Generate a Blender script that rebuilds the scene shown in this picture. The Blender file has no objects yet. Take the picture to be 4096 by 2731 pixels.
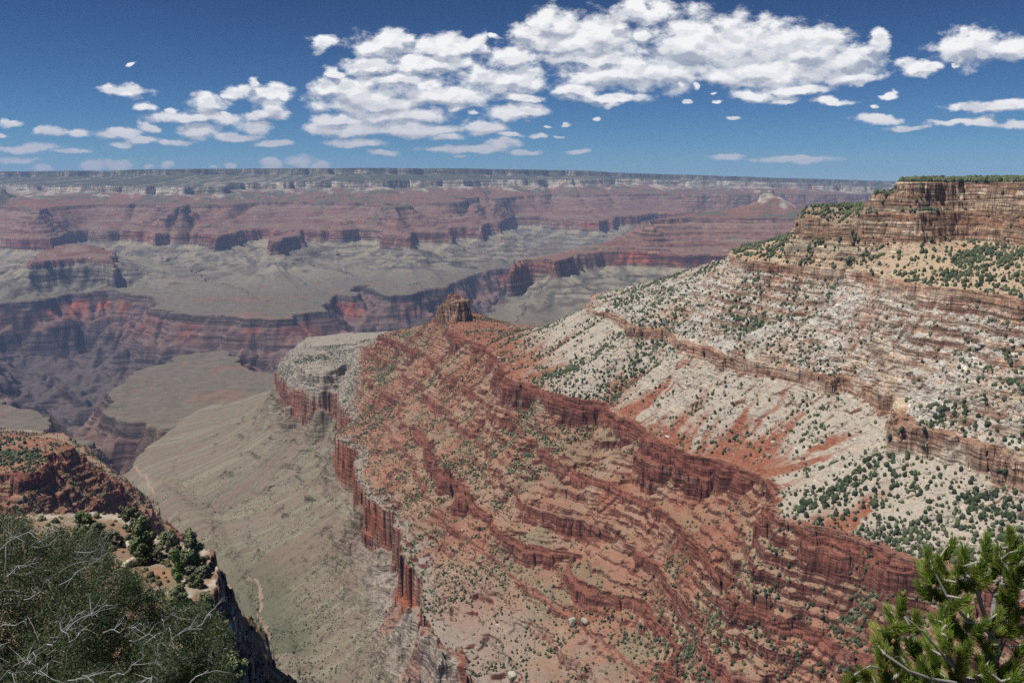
import bpy, bmesh, math, random
import numpy as np
from mathutils import Vector, Matrix
C = bpy.context.scene.collection
sc = bpy.context.scene
rng = np.random.default_rng(7)
random.seed(7)
R = math.radians

# ------------------------------------------------------------------ camera
W_, H_ = 1024, 682
FPX = 852.0                      # focal length in pixels of the 1024 wide frame
EYE = 184.0                      # row of eye level
PITCH = math.atan((341 - EYE) / FPX)
cam_d = bpy.data.cameras.new("camera"); cam = bpy.data.objects.new("camera", cam_d); C.objects.link(cam)
cam_d.sensor_width = 36.0; cam_d.lens = 36.0 * FPX / W_
cam.location = (0, 0, 0); cam.rotation_euler = (math.pi / 2 - PITCH, 0, 0)
cam_d.clip_start = 0.1; cam_d.clip_end = 60000
sc.camera = cam
sc.render.resolution_x, sc.render.resolution_y = W_, H_

# ------------------------------------------------------------------ exposure
sc.view_settings.view_transform = 'Standard'; sc.view_settings.look = 'None'
sc.view_settings.exposure = 0.12; sc.view_settings.gamma = 1.0
sc.view_settings.use_curve_mapping = False

# ------------------------------------------------------------------ sun and sky
SUN_EL, SUN_AZ = 63.0, -106.0     # azimuth from the view direction, negative to the left
sd = bpy.data.lights.new("sun", 'SUN'); sun = bpy.data.objects.new("sun", sd); C.objects.link(sun)
sd.energy = 4.7; sd.angle = R(0.53); sd.color = (1.0, 0.95, 0.88)
sdir = Vector((math.sin(R(SUN_AZ)) * math.cos(R(SUN_EL)), math.cos(R(SUN_AZ)) * math.cos(R(SUN_EL)), math.sin(R(SUN_EL))))
sun.rotation_euler = sdir.to_track_quat('Z', 'Y').to_euler()
sun.location = (0, 0, 50)
world = bpy.data.worlds.new("World"); sc.world = world; world.use_nodes = True
PUFFS = [(324,44,13,7.5),(131,64.6,5.5,2.5),(127,90,23,5.5),(134,86,8,5),(147.5,106,12,5),(208.5,104.5,22,8),(196,117,43,5),(174,111,9,5),(226,115,6,4),(238,91,13,6.5),(268,93,25,8),(251,83,8,5),(286,97,10,4),(271,106,16,8),(266,114,24,6),(253,126,18,6),(197,131,19,8),
(149,127,11,5),(116,133,25,4.5),(80,132,13,3),(51,131,16,4),(11,123,10,3),(0,132,9,3),(143,140,16,3),(174,143,18,3),(119,144,12,2),(238,137,20,4),(272,144,20,3),(28,148,34,4),(67,152,20,2.3),(15,160,22,2.3),(43,168,10,3),(96,165,13,5),(118,165,20,5),(149,166,8,4),(167,165,8,5),(232,166,8,3.5),(213,167,7,2),(271,164,11,5),(301,163,13,6),(320,165,11,4),
(387,46,36,12),(405,38,13,9),(444,49,38,11),(478,46,14,10),(514,60,26,11),(370,66,28,8),(334,73,10,6),(340,88,26,9),(430,65,55,9),(504,80,50,11),(399,82,42,8),(444,95,54,9),(362,96,36,9),(377,104,62,7),(399,115,52,7),(340,118,28,6),(414,128,52,6),(347,129,44,6),(448,136,16,3),(355,142,32,4),(524,98,25,5),(518,112,32,6),(474,111,6,4),(459,106,11,4),
(487,125,22,7),(509,135,14,2),(538,135,11,2),(562,135,8,2),(503,143,18,4),(466,149,44,4),(523,152,15,2.5),(384,152,18,2.5),(578,151,14,2.3),(460,157,7,1.3),(594,118,4.5,2.5),(567,124,6,3),(547,125,6,1.5),
(556,28,27,16),(548,17,10,8),(526,36,15,12),(578,44,64,14),(600,34,38,17),(645,37,10,9),(642,11,28,12),(620,20,15,11),(496,37,9,4),(593,58,56,7),(622,73,62,13),(578,89,27,6.5),(615,97,38,5),
(689,45,38,25),(748,48,60,26),(808,52,48,24),(845,63,40,14),(879,43,11,11),(867,57,18,8),(763,72,75,12),(674,72,30,15),(793,88,44,6),(853,78,28,6),(751,96,22,6),(786,101,16,4),(830,101,21,4),(680,85,8,6),(698,85,7,6),(716,92,5,2),(717,102,6,3),(687,103,6,3),(733.5,120,7,2.3),(858.5,87,6,3),(874,105,7.5,3),(888,96,10,2.5),(879,118,20,3.5),(906,127,22,2.5),(918,68,23,7),
(968,47,33,17),(1008,48,22,11),(967,32,8,6),(957,67,8,3),(987,107,45,5),(1013,104,22,5),(964,123,38,2.5),(984,121,16,4),(1016,124,20,3.5),(726,156,17,2.6),(796,158.5,40,3),(805,157,12,3)]
def build_world():
    nt = world.node_tree; nt.nodes.clear(); L = nt.links.new; N = nt.nodes.new
    cp, sp = math.cos(PITCH), math.sin(PITCH)
    def ang(x, y):
        dy = cp + sp * (341 - y) / FPX
        return ((x - 512) / FPX / dy, (-sp + cp * (341 - y) / FPX) / dy)
    def math_(op, a, b=None, c=None, clamp=False):
        n = N('ShaderNodeMath'); n.operation = op; n.use_clamp = clamp
        for i, v in enumerate((a, b, c)):
            if v is None: continue
            if isinstance(v, (int, float)): n.inputs[i].default_value = v
            else: L(v, n.inputs[i])
        return n.outputs[0]
    def vec(op, a, b=None, out=0):
        n = N('ShaderNodeVectorMath'); n.operation = op
        for i, v in enumerate((a, b)):
            if v is None: continue
            if isinstance(v, tuple): n.inputs[i].default_value = v
            else: L(v, n.inputs[i])
        return n.outputs['Value'] if op == 'DOT_PRODUCT' else n.outputs[0]
    def rng_(x, a, b, c, d, smooth=True):
        n = N('ShaderNodeMapRange'); n.interpolation_type = 'SMOOTHSTEP' if smooth else 'LINEAR'
        L(x, n.inputs[0]); [setattr(n.inputs[i + 1], 'default_value', v) for i, v in enumerate((a, b, c, d))]
        return n.outputs[0]
    def mixc(f, a, b):
        n = N('ShaderNodeMix'); n.data_type = 'RGBA'; L(f, n.inputs[0])
        for i, v in ((6, a), (7, b)):
            if isinstance(v, tuple): n.inputs[i].default_value = v + (1,)
            else: L(v, n.inputs[i])
        return n.outputs[2]
    def noise(v, scale, detail, rough=.55):
        n = N('ShaderNodeTexNoise'); n.inputs['Scale'].default_value = scale; n.inputs['Detail'].default_value = detail; n.inputs['Roughness'].default_value = rough
        L(v, n.inputs['Vector']); return n
    out = N('ShaderNodeOutputWorld')
    sky = N('ShaderNodeTexSky'); sky.sky_type = 'NISHITA'; sky.sun_disc = False
    sky.sun_elevation = R(SUN_EL); sky.sun_rotation = R(SUN_AZ)
    sky.altitude = 2200; sky.air_density = 1.0; sky.dust_density = 0.2; sky.ozone_density = 5.0
    gm = N('ShaderNodeGamma'); L(vec('MULTIPLY', sky.outputs[0], (.1, .1, .1)), gm.inputs[0]); gm.inputs[1].default_value = SKY_GAMMA
    tc = N('ShaderNodeTexCoord'); sx = N('ShaderNodeSeparateXYZ'); L(tc.outputs['Generated'], sx.inputs[0])
    dy = math_('MAXIMUM', sx.outputs[1], 0.02)
    u = math_('DIVIDE', sx.outputs[0], dy); v = math_('DIVIDE', sx.outputs[2], dy)
    el = math_('MAXIMUM', sx.outputs[2], 0.0)
    glow = math_('POWER', 2.718, math_('MULTIPLY', el, -7.0))         # the paler blue low in the sky
    gl = N('ShaderNodeVectorMath'); gl.operation = 'SCALE'; gl.inputs[0].default_value = SKY_LOW; L(glow, gl.inputs['Scale'])
    skyc = vec('ADD', vec('MULTIPLY', gm.outputs[0], SKY_TINT), gl.outputs[0])
    inside = math_('MULTIPLY', math_('LESS_THAN', math_('ABSOLUTE', u), 0.85), math_('LESS_THAN', math_('ABSOLUTE', math_('SUBTRACT', v, 0.13)), 0.14))
    bg0 = N('ShaderNodeBackground'); L(skyc, bg0.inputs[0]); bg0.inputs[1].default_value = 0.1
    # the cloud field, in bearing / elevation
    cv = N('ShaderNodeCombineXYZ'); L(u, cv.inputs[0]); L(v, cv.inputs[1]); P = cv.outputs[0]
    stretch = vec('MULTIPLY', P, (1.0, 1.7, 1.0))
    wn = noise(stretch, 26, 3); wob = vec('SUBTRACT', wn.outputs['Color'], (.5, .5, .5))
    amp = rng_(v, 0.0, 0.2, 0.010, 0.055, False)
    sc_ = N('ShaderNodeVectorMath'); sc_.operation = 'SCALE'; L(wob, sc_.inputs[0]); L(amp, sc_.inputs['Scale'])
    Pw = vec('ADD', P, vec('MULTIPLY', sc_.outputs[0], (1.0, .7, 0)))
    def field(Q):
        acc = None
        for (cx, cy, a, b) in PUFFS:
            c = ang(cx, cy); k = FPX
            d = vec('MULTIPLY', vec('SUBTRACT', Q, (c[0], c[1], 0)), (k / (a * (1.15 if a > 9 else .9)), k / (b * (1.35 if a > 9 else .85)), 0))
            q = vec('DOT_PRODUCT', d, d)
            acc = q if acc is None else math_('SMOOTH_MIN', acc, q, 0.3)
        return math_('SUBTRACT', 1.0, math_('SQRT', math_('MAXIMUM', acc, 0.0)))
    M = field(Pw)
    M_up = field(vec('ADD', Pw, (0, 0.010, 0)))          # how much cloud lies just above: deep above means a shaded base
    n1 = noise(stretch, 38, 9, .54)
    dens = math_('ADD', M, math_('MULTIPLY', math_('SUBTRACT', n1.outputs['Fac'], 0.5), 1.45))
    n3 = noise(stretch, 135, 5, .62)
    dens = math_('ADD', dens, math_('MULTIPLY', math_('SUBTRACT', n3.outputs['Fac'], 0.5), .42))
    alpha = rng_(dens, -0.08, 0.5, 0, 1)
    # light: compare the field with the same field a little toward the sun
    up = vec('ADD', stretch, (-0.004, 0.013, 0))
    n2 = noise(up, 38, 6, .53)
    lit = math_('SUBTRACT', n1.outputs['Fac'], n2.outputs['Fac'])
    s1 = rng_(lit, -0.10, 0.12, 0.0, 1.0)
    base = noise(vec('MULTIPLY', P, (9, 30, 1)), 1.0, 4, .5)
    g = math_('MULTIPLY', rng_(base.outputs['Fac'], .42, .66, 0, 1), rng_(M, .05, .55, 0, 1))
    under = rng_(math_('SUBTRACT', M_up, M), -.18, .26, 1.0, .0)
    shade = math_('SUBTRACT', math_('ADD', math_('MULTIPLY', s1, .42), math_('MULTIPLY', under, .78)), math_('MULTIPLY', g, .30), clamp=True)
    ccol = mixc(shade, (0.36, 0.40, 0.48), (0.88, 0.88, 0.88))
    low = rng_(v, 0.012, 0.11, 1, 0)
    ccol = mixc(math_('MULTIPLY', low, .8), ccol, (0.50, 0.47, 0.50))
    alpha = math_('MULTIPLY', alpha, rng_(v, 0.0, 0.10, 0.62, 1.0))
    sk1 = vec('MULTIPLY', skyc, (.1, .1, .1))
    bg1 = N('ShaderNodeBackground'); L(mixc(alpha, sk1, ccol), bg1.inputs[0]); bg1.inputs[1].default_value = 1.0
    ms = N('ShaderNodeMixShader'); L(inside, ms.inputs[0]); L(bg0.outputs[0], ms.inputs[1]); L(bg1.outputs[0], ms.inputs[2])
    L(ms.outputs[0], out.inputs['Surface'])
SKY_GAMMA, SKY_TINT, SKY_LOW = 2.0, (3.9, 5.2, 4.6), (0.55, 1.15, 2.9)
build_world()
QN=(1150,4200,2000); QF=(1100,1400,900)
# ------------------------------------------------------------------ numpy helpers
CP, SP = math.cos(PITCH), math.sin(PITCH)
TILT, TY = 0.03, 7000.0          # the strata rise to the north beyond TY
def dirn(x, y):
    return ((x - 512) / FPX, CP + SP * (341 - y) / FPX, -SP + CP * (341 - y) / FPX)
def on_level(x, y, z):           # where a sight line meets the stratum at height z
    dx, dy, dz = dirn(x, y)
    t = z / dz
    if t < 0 or t * dy > TY: t = (z - TILT * TY) / (dz - TILT * dy)
    return (dx * t, dy * t, dz * t)
def at_range(x, Y, z=None, y=None):
    dx, dy, dz = dirn(x, EYE if y is None else y)
    t = Y / dy
    return (dx * t, Y, dz * t if z is None else z)

TAB = rng.random((4, 256, 256)).astype(np.float32)
def vnoise(x, y, s=0):
    x = np.asarray(x, np.float32); y = np.asarray(y, np.float32)
    xf = np.floor(x); yf = np.floor(y)
    u = x - xf; v = y - yf
    xi = xf.astype(np.int32) & 255; yi = yf.astype(np.int32) & 255
    x1 = (xi + 1) & 255; y1 = (yi + 1) & 255
    u = u * u * (3 - 2 * u); v = v * v * (3 - 2 * v)
    T = TAB[s & 3]
    a = T[yi, xi]; b = T[yi, x1]; c = T[y1, xi]; d = T[y1, x1]
    a += (b - a) * u; c += (d - c) * u
    return (a + (c - a) * v) * 2 - 1
def fbm(x, y, lam, octv=4, gain=0.5, s=0):
    out = 0; amp = 1.0; tot = 0; k = 1.0 / lam
    for o in range(octv):
        out = out + amp * vnoise(x * k + 17.3 * o + 31.7 * s, y * k + 9.1 * o + 12.9 * s, s + o)
        tot += amp; amp *= gain; k *= 2.03
    return out / tot
def ridged(x, y, lam, octv=3, s=0):
    return 1 - 2 * np.abs(fbm(x, y, lam, octv, 0.5, s))
def cellnoise(x, y, s=0):        # one value per cell: jointed blocks
    return TAB[s & 3][np.floor(y).astype(np.int32) & 255, np.floor(x).astype(np.int32) & 255] * 2 - 1
def sstep(a, b, x):
    t = np.clip((x - a) / (b - a), 0, 1); return t * t * (3 - 2 * t)

class Level:
    def __init__(s, z, polys, hc=10.0):
        s.z = z; s.polys = []
        for pts in polys:
            P = []; h = hc
            for p in pts:
                if p[0] == 'd':
                    q = at_range(p[1], p[2], z if len(p) < 4 else p[3]); P.append((q[0], q[1], q[2], h))
                elif p[0] == 'D':                # x, y, range: height from the sight line
                    q = at_range(p[1], p[3], None, p[2]); h = p[4] if len(p) > 4 else h; P.append((q[0], q[1], q[2], h))
                else:
                    zz = z if len(p) < 4 else p[3]
                    h = p[2] if len(p) > 2 else h
                    q = on_level(p[0], p[1], zz); P.append((q[0], q[1], q[2], h))
            s.polys.append(np.array(P, np.float64))
    def field(s, X, Y):              # signed distance, height, cliff height, nearest point
        best = np.full(X.shape, 1e18); inside = np.zeros(X.shape, bool)
        zz = np.zeros(X.shape); hh = np.zeros(X.shape); px = np.zeros(X.shape); py = np.zeros(X.shape)
        for P in s.polys:
            ins = np.zeros(X.shape, bool); n = len(P)
            for i in range(n):
                a = P[i]; b = P[(i + 1) % n]
                ex, ey = b[0] - a[0], b[1] - a[1]; l2 = ex * ex + ey * ey + 1e-9
                t = np.clip(((X - a[0]) * ex + (Y - a[1]) * ey) / l2, 0, 1)
                qx = a[0] + t * ex; qy = a[1] + t * ey
                d = (X - qx) ** 2 + (Y - qy) ** 2
                m = d < best
                best[m] = d[m]; zz[m] = (a[2] + (b[2] - a[2]) * t)[m]; hh[m] = (a[3] + (b[3] - a[3]) * t)[m]
                px[m] = qx[m]; py[m] = qy[m]
                if ey != 0:
                    c = ((a[1] > Y) != (b[1] > Y)) & (X < ex * (Y - a[1]) / ey + a[0]); ins ^= c
            inside |= ins
        D = np.sqrt(best); D[~inside] *= -1
        return [f.astype(np.float32) for f in (D, zz, hh, px, py)]

def NESTED(levels): return levels[:-1]           # the gorge outline comes last and is not a stratum
class Raster:                        # coarse grid of level fields, bilinear look-up
    def __init__(s, x0, x1, y0, y1, step, levels, CLIP=False):
        s.x0, s.y0, s.st = x0, y0, step
        xs = np.arange(x0, x1 + step, step); ys = np.arange(y0, y1 + step, step)
        s.nx, s.ny = len(xs), len(ys)
        X, Y = np.meshgrid(xs, ys)
        s.F = [L.field(X, Y) for L in levels]
        for i in range(len(NESTED(levels)) - 1, 0, -1):   # each stratum lies inside the one below, never steeper than about 50 degrees
            up, lo = s.F[i], s.F[i - 1]
            need = np.clip(up[1] - up[2] - lo[1], 0, 400) * np.where((X < -.40 * Y) & (Y < 2700), .95 + .25 * sstep(10, -140, X + .5 * Y), 0.8) + up[2] * 0.2
            lo[0][...] = np.maximum(lo[0], up[0] + need)
        for f in s.F:                # soften the height and cliff-height fields
            for k in (1, 2):
                for _ in range(4):
                    g = np.pad(f[k], 1, mode='edge')
                    f[k] = (g[1:-1, 1:-1] * 2 + g[:-2, 1:-1] + g[2:, 1:-1] + g[1:-1, :-2] + g[1:-1, 2:]) / 6
    def prep(s, X, Y):
        gx = np.clip((X - s.x0) / s.st, 0, s.nx - 1.001); gy = np.clip((Y - s.y0) / s.st, 0, s.ny - 1.001)
        ix = gx.astype(np.int32); iy = gy.astype(np.int32)
        u = (gx - ix).astype(np.float32); v = (gy - iy).astype(np.float32)
        i = iy * s.nx + ix
        return (i, i + 1, i + s.nx, i + s.nx + 1, (1 - u) * (1 - v), u * (1 - v), (1 - u) * v, u * v)
    def get(s, k, c, pr):
        f = s.F[k][c].ravel()
        return f[pr[0]] * pr[4] + f[pr[1]] * pr[5] + f[pr[2]] * pr[6] + f[pr[3]] * pr[7]

# ------------------------------------------------------------------ the strata, traced as contour lines
RIGHT = [('d', 1120, 1500), ('d', 1150, 3200)]
lv_G = Level(-735, [[(278,364,110),(284,374,120),(295,383,130),(309,388,140),(333,392,140),(353,397,140),(363,408,140),(350,425),(339,431),(336,437),(342,443),
    (354,455),(363,471),(369,490),(384,504),(396,520,140),(410,541,130),(423,557,120),(427,570,105),(431,593,95),(449,626,110),(447,635,110),(471,658,100),(473,683,100),(490,720),(530,800),(700,900),
    ('d',1150,900),('d',1200,3300),('d',620,3700),('d',480,4000),('d',360,4150),('d',300,3950),('d',281,3650)],
    [('d',-300,2600),('d',-300,1300),(-40,690,120),(40,680,120),(100,620,120),(117,560,120),(121,520,120),(106,488,120),(90,482,120),(60,479,120),('d',20,2500)]])
lv_g = Level(-668, [[(287,353,22),(293,362,26),(304,369,30),(320,372,32),(334,369,32),(345,362,30),(356,362,20),(364,378,10),(374,396,8),(381,407,7),(386,424,6),(400,447,6),(415,460,6),(420,477,6),(432,502,7),
    (452,522,7),(470,542,7),(500,562,6),(540,590,6),(575,612,6),(620,650,6),(660,690,6),(760,790,6),
    ('d',1150,1000),('d',1180,3250),('d',620,3500),('d',480,3800),('d',400,3900),('d',340,3850),('d',300,3750)],
    [('d',-300,2300),('d',-300,1250),(0,650,8),(80,600,8),(106,545,8),(116,506,8),('d',104,1850),('d',40,2250)]])
lv_c = Level(-630, [[(352,349,3),(358,363,3),(368,378,6),(378,389,24),(391,393,22),(400,401,18),(401,419,14),(427,440,14),(434,467,34),(452,476,34),(470,486,34),(467,495,20),(490,518,14),(500,529,10),(520,541,13),
    (545,547,13),(572,553,12),(566,567,11),(597,588,13),(650,602,13),(700,640,10),(760,690,8),(830,740,8),(1060,840,8),
    ('d',1150,1100),('d',1160,3200),('d',620,3300),('d',500,3600),('d',430,3700),('d',385,3650)],
    [('d',-300,2150),('d',-300,1200),(0,620,8),(68,580,8),(98,532,8),(109,502,8),('d',100,1720),('d',30,2050)]])
lv_b = Level(-585, [[(364,346,4),(372,355,14),(391,359,14),(406,366,12),(400,374,10),(420,385,10),(432,397,13),(441,411,14),(463,425,14),(476,440,5),(500,476,6),(526,502,15),(545,509,17),(586,520,15),(600,527,10),(620,531,6),
    (650,559,14),(672,577,10),(690,592,8),(729,648,10),(781,684,8),(830,700,8),(1060,790,8),
    ('d',1145,1150),('d',1140,3100),('d',620,3100),('d',510,3450),('d',440,3550),('d',400,3450)],
    [('d',-300,2000),('d',-300,1180),(-40,590,7),(0,585,7),(58,552,8),(86,514,10),(96,497,10),('d',88,1620),('d',30,1850)]])
lv_a = Level(-525, [[(376,334,4),(385,337,12),(405,345,13),(425,354,8),(440,370,5),(472,390,6),(494,404,6),(522,436,6),(560,460,6),(600,478,6),(640,497,6),(666,512,6),(690,535,9),(730,580,11),(756,594,12),(787,609,12),(827,617,10),(880,632,8),(940,655,8),(1060,690,8),
    ('d',1140,1200),('d',1130,3000),('d',620,2900),('d',515,3250),('d',450,3350),('d',415,3200)],
    [('d',-300,1800),('d',-300,1200),(-40,536,7),(0,534,7),(30,523,8),(62,500,12),(74,488,14),('d',66,1500),('d',20,1650)]])
lv_E = Level(-445, [[(430,318,3,-445),(444,326,6),(457,333,30),(470,340,34),(490,350,26),(505,364,34),(509,377,30),(530,385,26),(560,395,30),(600,402,32),(612,412,26),(640,420,36),(650,430,36),(657,440,38),(680,452,38),(700,456,36),(722,459,34),
    (745,468,28,-440),(760,474,24,-436),(776,487,28,-432),(771,520,44,-420),(800,526,44,-420),(830,531,38,-420),(858,539,34,-420),(880,547,34,-420),(900,555,32,-420),(920,560,32,-420),(960,574,30,-420),(1060,606,30,-420),
    ('d',1135,1300),('d',1120,2900),('d',620,2700),('d',545,2560),('d',517,2500),('d',505,2700),('d',470,3050),('d',440,3000)],
    [('d',-300,1540),('d',-300,1250),(-60,478,15),(0,472,15),(11,472,15),(22,474,14),(36,470,13),(48,460,10),(50,455,6),('d',46,1410),('d',20,1470)]])
lv_C = Level(-312, [[(588,309.5,6),(600,311,8),(612,314,12),(620,317,18),(627,327,22),(649,328,22),(672,333,24),(691,343,22),(706,346,24),(724,355,22),(739,358,22),(777,364,22),(801,368,26),(828,377,24),(840,373,18),(858,378,22),(880,384,24),(897,392,26,-316),
    (903,424,34,-322),(912,425,34,-322),(927,428,34,-322),(950,434,30,-322),(970,440,30,-322),(990,446,34,-322),(1010,455,34,-322),(1060,475,30,-322),
    ('d',1130,1400),('d',1110,3400),('d',800,3000),('d',660,2700),('d',600,2450)]])
lv_C.polys += Level(-372, [[('d',438,2800,-398),('d',440,2780,-398),('d',444,2758,-390),('d',452.5,2735),('d',458.5,2775),('d',457,2815),('d',448,2830),('d',440,2822,-398)]], 58).polys
lv_C.polys[-1][[0, 1, 7], 3] = 36
lv_B = Level(-160, [[(733,256.5,8),(745,260,12),(769,263,17),(800,264.5,18),(821,264.6,16),(848,269,18),(864,272,18),(895,279,20),(906,282,22),(933,287,20),(980,291,18),(1024,299,18),(1070,306,18),
    ('d',1110,1350),('d',1100,3000),('d',850,2700),('d',760,2350),('d',738,2200)]])
lv_B.polys += Level(-358, [[('d',446,2768),('d',452,2748),('d',457.5,2768),('d',456,2800),('d',448,2802)]], 12).polys
lv_A1 = Level(-58, [[(797,231,4,-104),(803,235.3,33,-104),(812,236,46,-104),(823,236.5,42,-104),(832,237,20,-104),(850,238,22,-104),(854,238,46,-104),(880,239,52,-104),(906,241,55,-104),(940,240,55,-104),(972,239,55,-104),(1000,242,55,-104),(1030,246,55,-104),(1100,252,55,-104),
    ('d',1120,1420,-104),('d',1100,2800,-104),('d',900,2200,-104),('d',820,2020,-104),('d',802,1910,-104)]])
for P in lv_A1.polys: P[:, 2] += P[:, 3]; P[0:1, 3] = 4
lv_A2 = Level(-17, [[('d',874,1708),('d',885,1662),('d',906,1618),('d',940,1640),('d',972,1672),('d',1000,1594),('d',1030,1495),('d',1100,1421),('d',1120,1450),('d',1100,2700),('d',900,2000)]], 32)
lv_A3 = Level(4, [[('d',899,1672),('d',906,1627),('d',940,1648),('d',972,1681),('d',1000,1602),('d',1030,1503),('d',1100,1429),('d',1120,1460),('d',1100,2650),('d',915,2000)]], 20)
for P in lv_G.polys: P[:, 3] = 130.0
NEAR = [lv_G, lv_g, lv_c, lv_b, lv_a, lv_E, lv_C, lv_B, lv_A1, lv_A2, lv_A3]

def gz(x, y, z): return on_level(x, y, z)[:2]
# the inner gorge: inside this outline the ground drops away to the river
T0 = -1128.0
north_rim_px = [(-60,303),(0,301),(30,299),(68,294),(110,291),(149,296.6),(156,303),(153,308),(164,311),(178,315),(216,315),(238,318),(270,320),(296,318),(287,313.7),(327,311),(326.5,302),(334,293),(355,295),
    (350,288),(353,284.5),(368,284.7),(371,290.6),(384,293.6),(402,294.3),(420,293),(434,287),(450,285.4),(459,281),(468,275),(495,269.8)]
gorge = [gz(x, y, T0) for x, y in north_rim_px]
gorge += [(900, 11600), (1700, 12300), (2500, 12200), (2100, 11200), (1200, 10600), (300, 9800), (-50, 8600), (-250, 7100), (-600, 6500), (-1100, 5600)]
gorge += [gz(x, y, T0) for x, y in [(277,371),(259,369.5),(238,357.5),(227.7,348.5),(193,351.5),(171,355.5),(156,363.5),(138,370),(122,381),(108,392),(104,404),(101,414),(108,421),(110,426),(127,425.5),(150,433.5),(162,434),(164,437),
    (150,441),(140,455),(138,468),(128,474),(112,474),(108,470),(103,462),(105,454),(102,447),(101,439),(89,435),(80,434),(55,442.5),(38,448),(20,452),(10,442),(25,431),(44,424),(46,418),(39,414),(20,408),(4,402),(-10,392),(-60,385)]]
lv_W = Level(T0, [[(0, 0)]]); lv_W.polys = [np.array([(x, y, T0, 60.0) for x, y in gorge])]

creek_px = [(300,700,-968),(272,655,-992),(268,631,-1008),(261,596,-1030),(215,560,-1062),(175,520,-1085),(150,495,-1108),(139,479,-1122),(130,468,-1128)]
CREEK = np.array([on_level(x, y, z) for x, y, z in creek_px])
def floor_z(X, Y):
    o = np.argsort(CREEK[:, 1])
    yy = np.concatenate([[600, 1200], CREEK[o, 1], [4400, 6500]]); zz = np.concatenate([[-860, -920], CREEK[o, 2], [T0, T0]])
    xx = np.concatenate([[-330, -380], CREEK[o, 0], [-1500, -1500]])
    z = np.interp(Y, yy, zz).astype(np.float32)
    cx = np.interp(Y, yy, xx)
    lat = np.abs(X - cx) * sstep(3600, 2600, Y)
    tonto = 0.018 * np.maximum(0, 1) * np.clip(X + 2500, 0, 1800) * sstep(2800, 4000, Y) * sstep(5600, 4300, Y)
    dr = np.maximum(ridged(X, Y, 260, 3, 2), 0) * 9 + np.maximum(ridged(X, Y, 900, 2, 1), 0) ** 2 * 16
    return z + np.minimum(lat * 0.09, 40) + tonto - dr * sstep(1700, 2600, Y)

# far side of the canyon
lv_R = Level(-735, [[(-90,230),(-60,233),(0,235.6),(24,238),(54,238),(60,235),(66,231),(85,229),(107,230),(130,229.5),(152,229.5),(155,233),(158,232),(162,227),(184,226.6),(188,232),(200,233),(217,235.5),(223,234),(244,229.6),(262,228),(266,231),(276,233),
    (268,241),(278,240.5),(284,238),(297.6,235),(309.5,229.6),(350,229),(366,229.8),(370,232.6),(376,234),(408,236.5),(411,232),(414,230),(444,230.5),(450,232),(447,227),(460,226.5),(476,226.5),(481,228),(481,224.5),(489,223),(501,223.5),(506,229),(502,219),
    (518,215.5),(560,218),(600,221),(640,215),(700,211),(800,209),(1000,208),('d',1250,14000),('d',1250,27000),('d',-300,27000),('d',-300,12000)],
    [(27,262,58,-815),(45,260.5,58,-815),(60,259,58,-815),(80,257.5,58,-815),(100,257.5,58,-815),(113,259,58,-815),(112,252,58,-815),(104,246,58,-815),(88,243.5,58,-815),(60,246,58,-815),(48,249,58,-815),(35,254,58,-815)],
    [(509,260),(524,256.5),(547,257),(556,260.5),(560,258),(570,254.5),(600,251.5),(631,249.7),(675,252.7),(719,252.5),(800,256),(1100,264),('d',1250,8500),('d',1250,11500),('d',760,11300),('d',640,10500),('d',560,9300),('d',520,8300)]], 150)
for P in lv_R.polys[:1]+lv_R.polys[2:]: P[:, 3] = 150
lv_S = Level(-440, [[(-90,207),(0,206.5),(30,208),(36,211),(50,207),(75,205),(100,203.5),(150,203.5),(154,206),(175,208),(200,205),(250,204),(290,202.5),(330,203),(360,206),(395,207),(420,203),(460,202),(490,199),(520,196),(560,194.5),(600,194),(650,193.5),(700,194),(1000,194),('d',1250,15500),('d',1250,27000),('d',-300,27000),('d',-300,13000)],
    [(645,221),(652,219),(690,217),(740,217.5),(800,217),(1100,215),('d',1200,10300),('d',1200,11600),('d',780,11300),('d',690,10800),('d',645,10100)]], 28)
lv_Co = Level(-200, [[('D',-120,184,15300,100),('D',0,184,15200),('D',28,184,14900),('D',45,185.5,14000),('D',100,185,13700),('D',153,186.5,13250,110),('D',180,186.5,13200),('D',252,186,13300),('D',262,182,14300),('D',300,181,14600),('D',350,180.3,14800),('D',400,180,14900),('D',459,179.5,15500),
    ('D',520,179,16400),('D',600,178.5,16900),('D',640,178,17300),('D',680,180,17500),('D',720,180,17200),('D',760,181,17000),('D',810,183,17000),('D',860,186,17000),('D',905,187,17000),('D',1100,189,17000),('d',1300,27000,150),('d',-300,27000,150)],
    [('D',307,188,12850,75),('D',316,187,12850,85),('D',325,188,12850,75),('D',323,187,13050,70),('D',309,187,13050,70)],
    [('D',-14,189,12000,40),('D',6,187,12000,50),('D',14,190,12000,40),('D',6,188,12250,40),('D',-14,188,12250,40)],
    [('D',757,198,10200,50),('D',768,190,10250,60),('D',778,186,10250,80),('D',795,197,10200,60),('D',798,193,10600,60),('D',768,188,10700,60)]], 90)
lv_K = Level(10, [[('D',-120,171.5,17500,110),('D',0,171,17300),('D',83,170.4,17000),('D',110,169.6,16600),('D',180,168.6,16400),('D',253,168,16400),('D',350,167.6,16400),('D',459,168,17300),('D',533,169.3,18000),('D',585,170,18500),('D',620,172.3,19000),('D',675,174,19300),
    ('D',778,177.5,19300),('D',902,181,19300),('D',1100,184,19300),('d',1300,27000,60),('d',-300,27000,250)]], 110)
FAR = [lv_R, lv_S, lv_Co, lv_K]

def edges(n, lo, hi): return lo * (hi / lo) ** (np.arange(n) / (n - 1.0))
rasN = Raster(-2600, 2200, 380, 4700, 10, NEAR + [lv_W], True)
rasF = Raster(-15500, 15500, 2600, 25000, 50, FAR + [lv_W])

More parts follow.
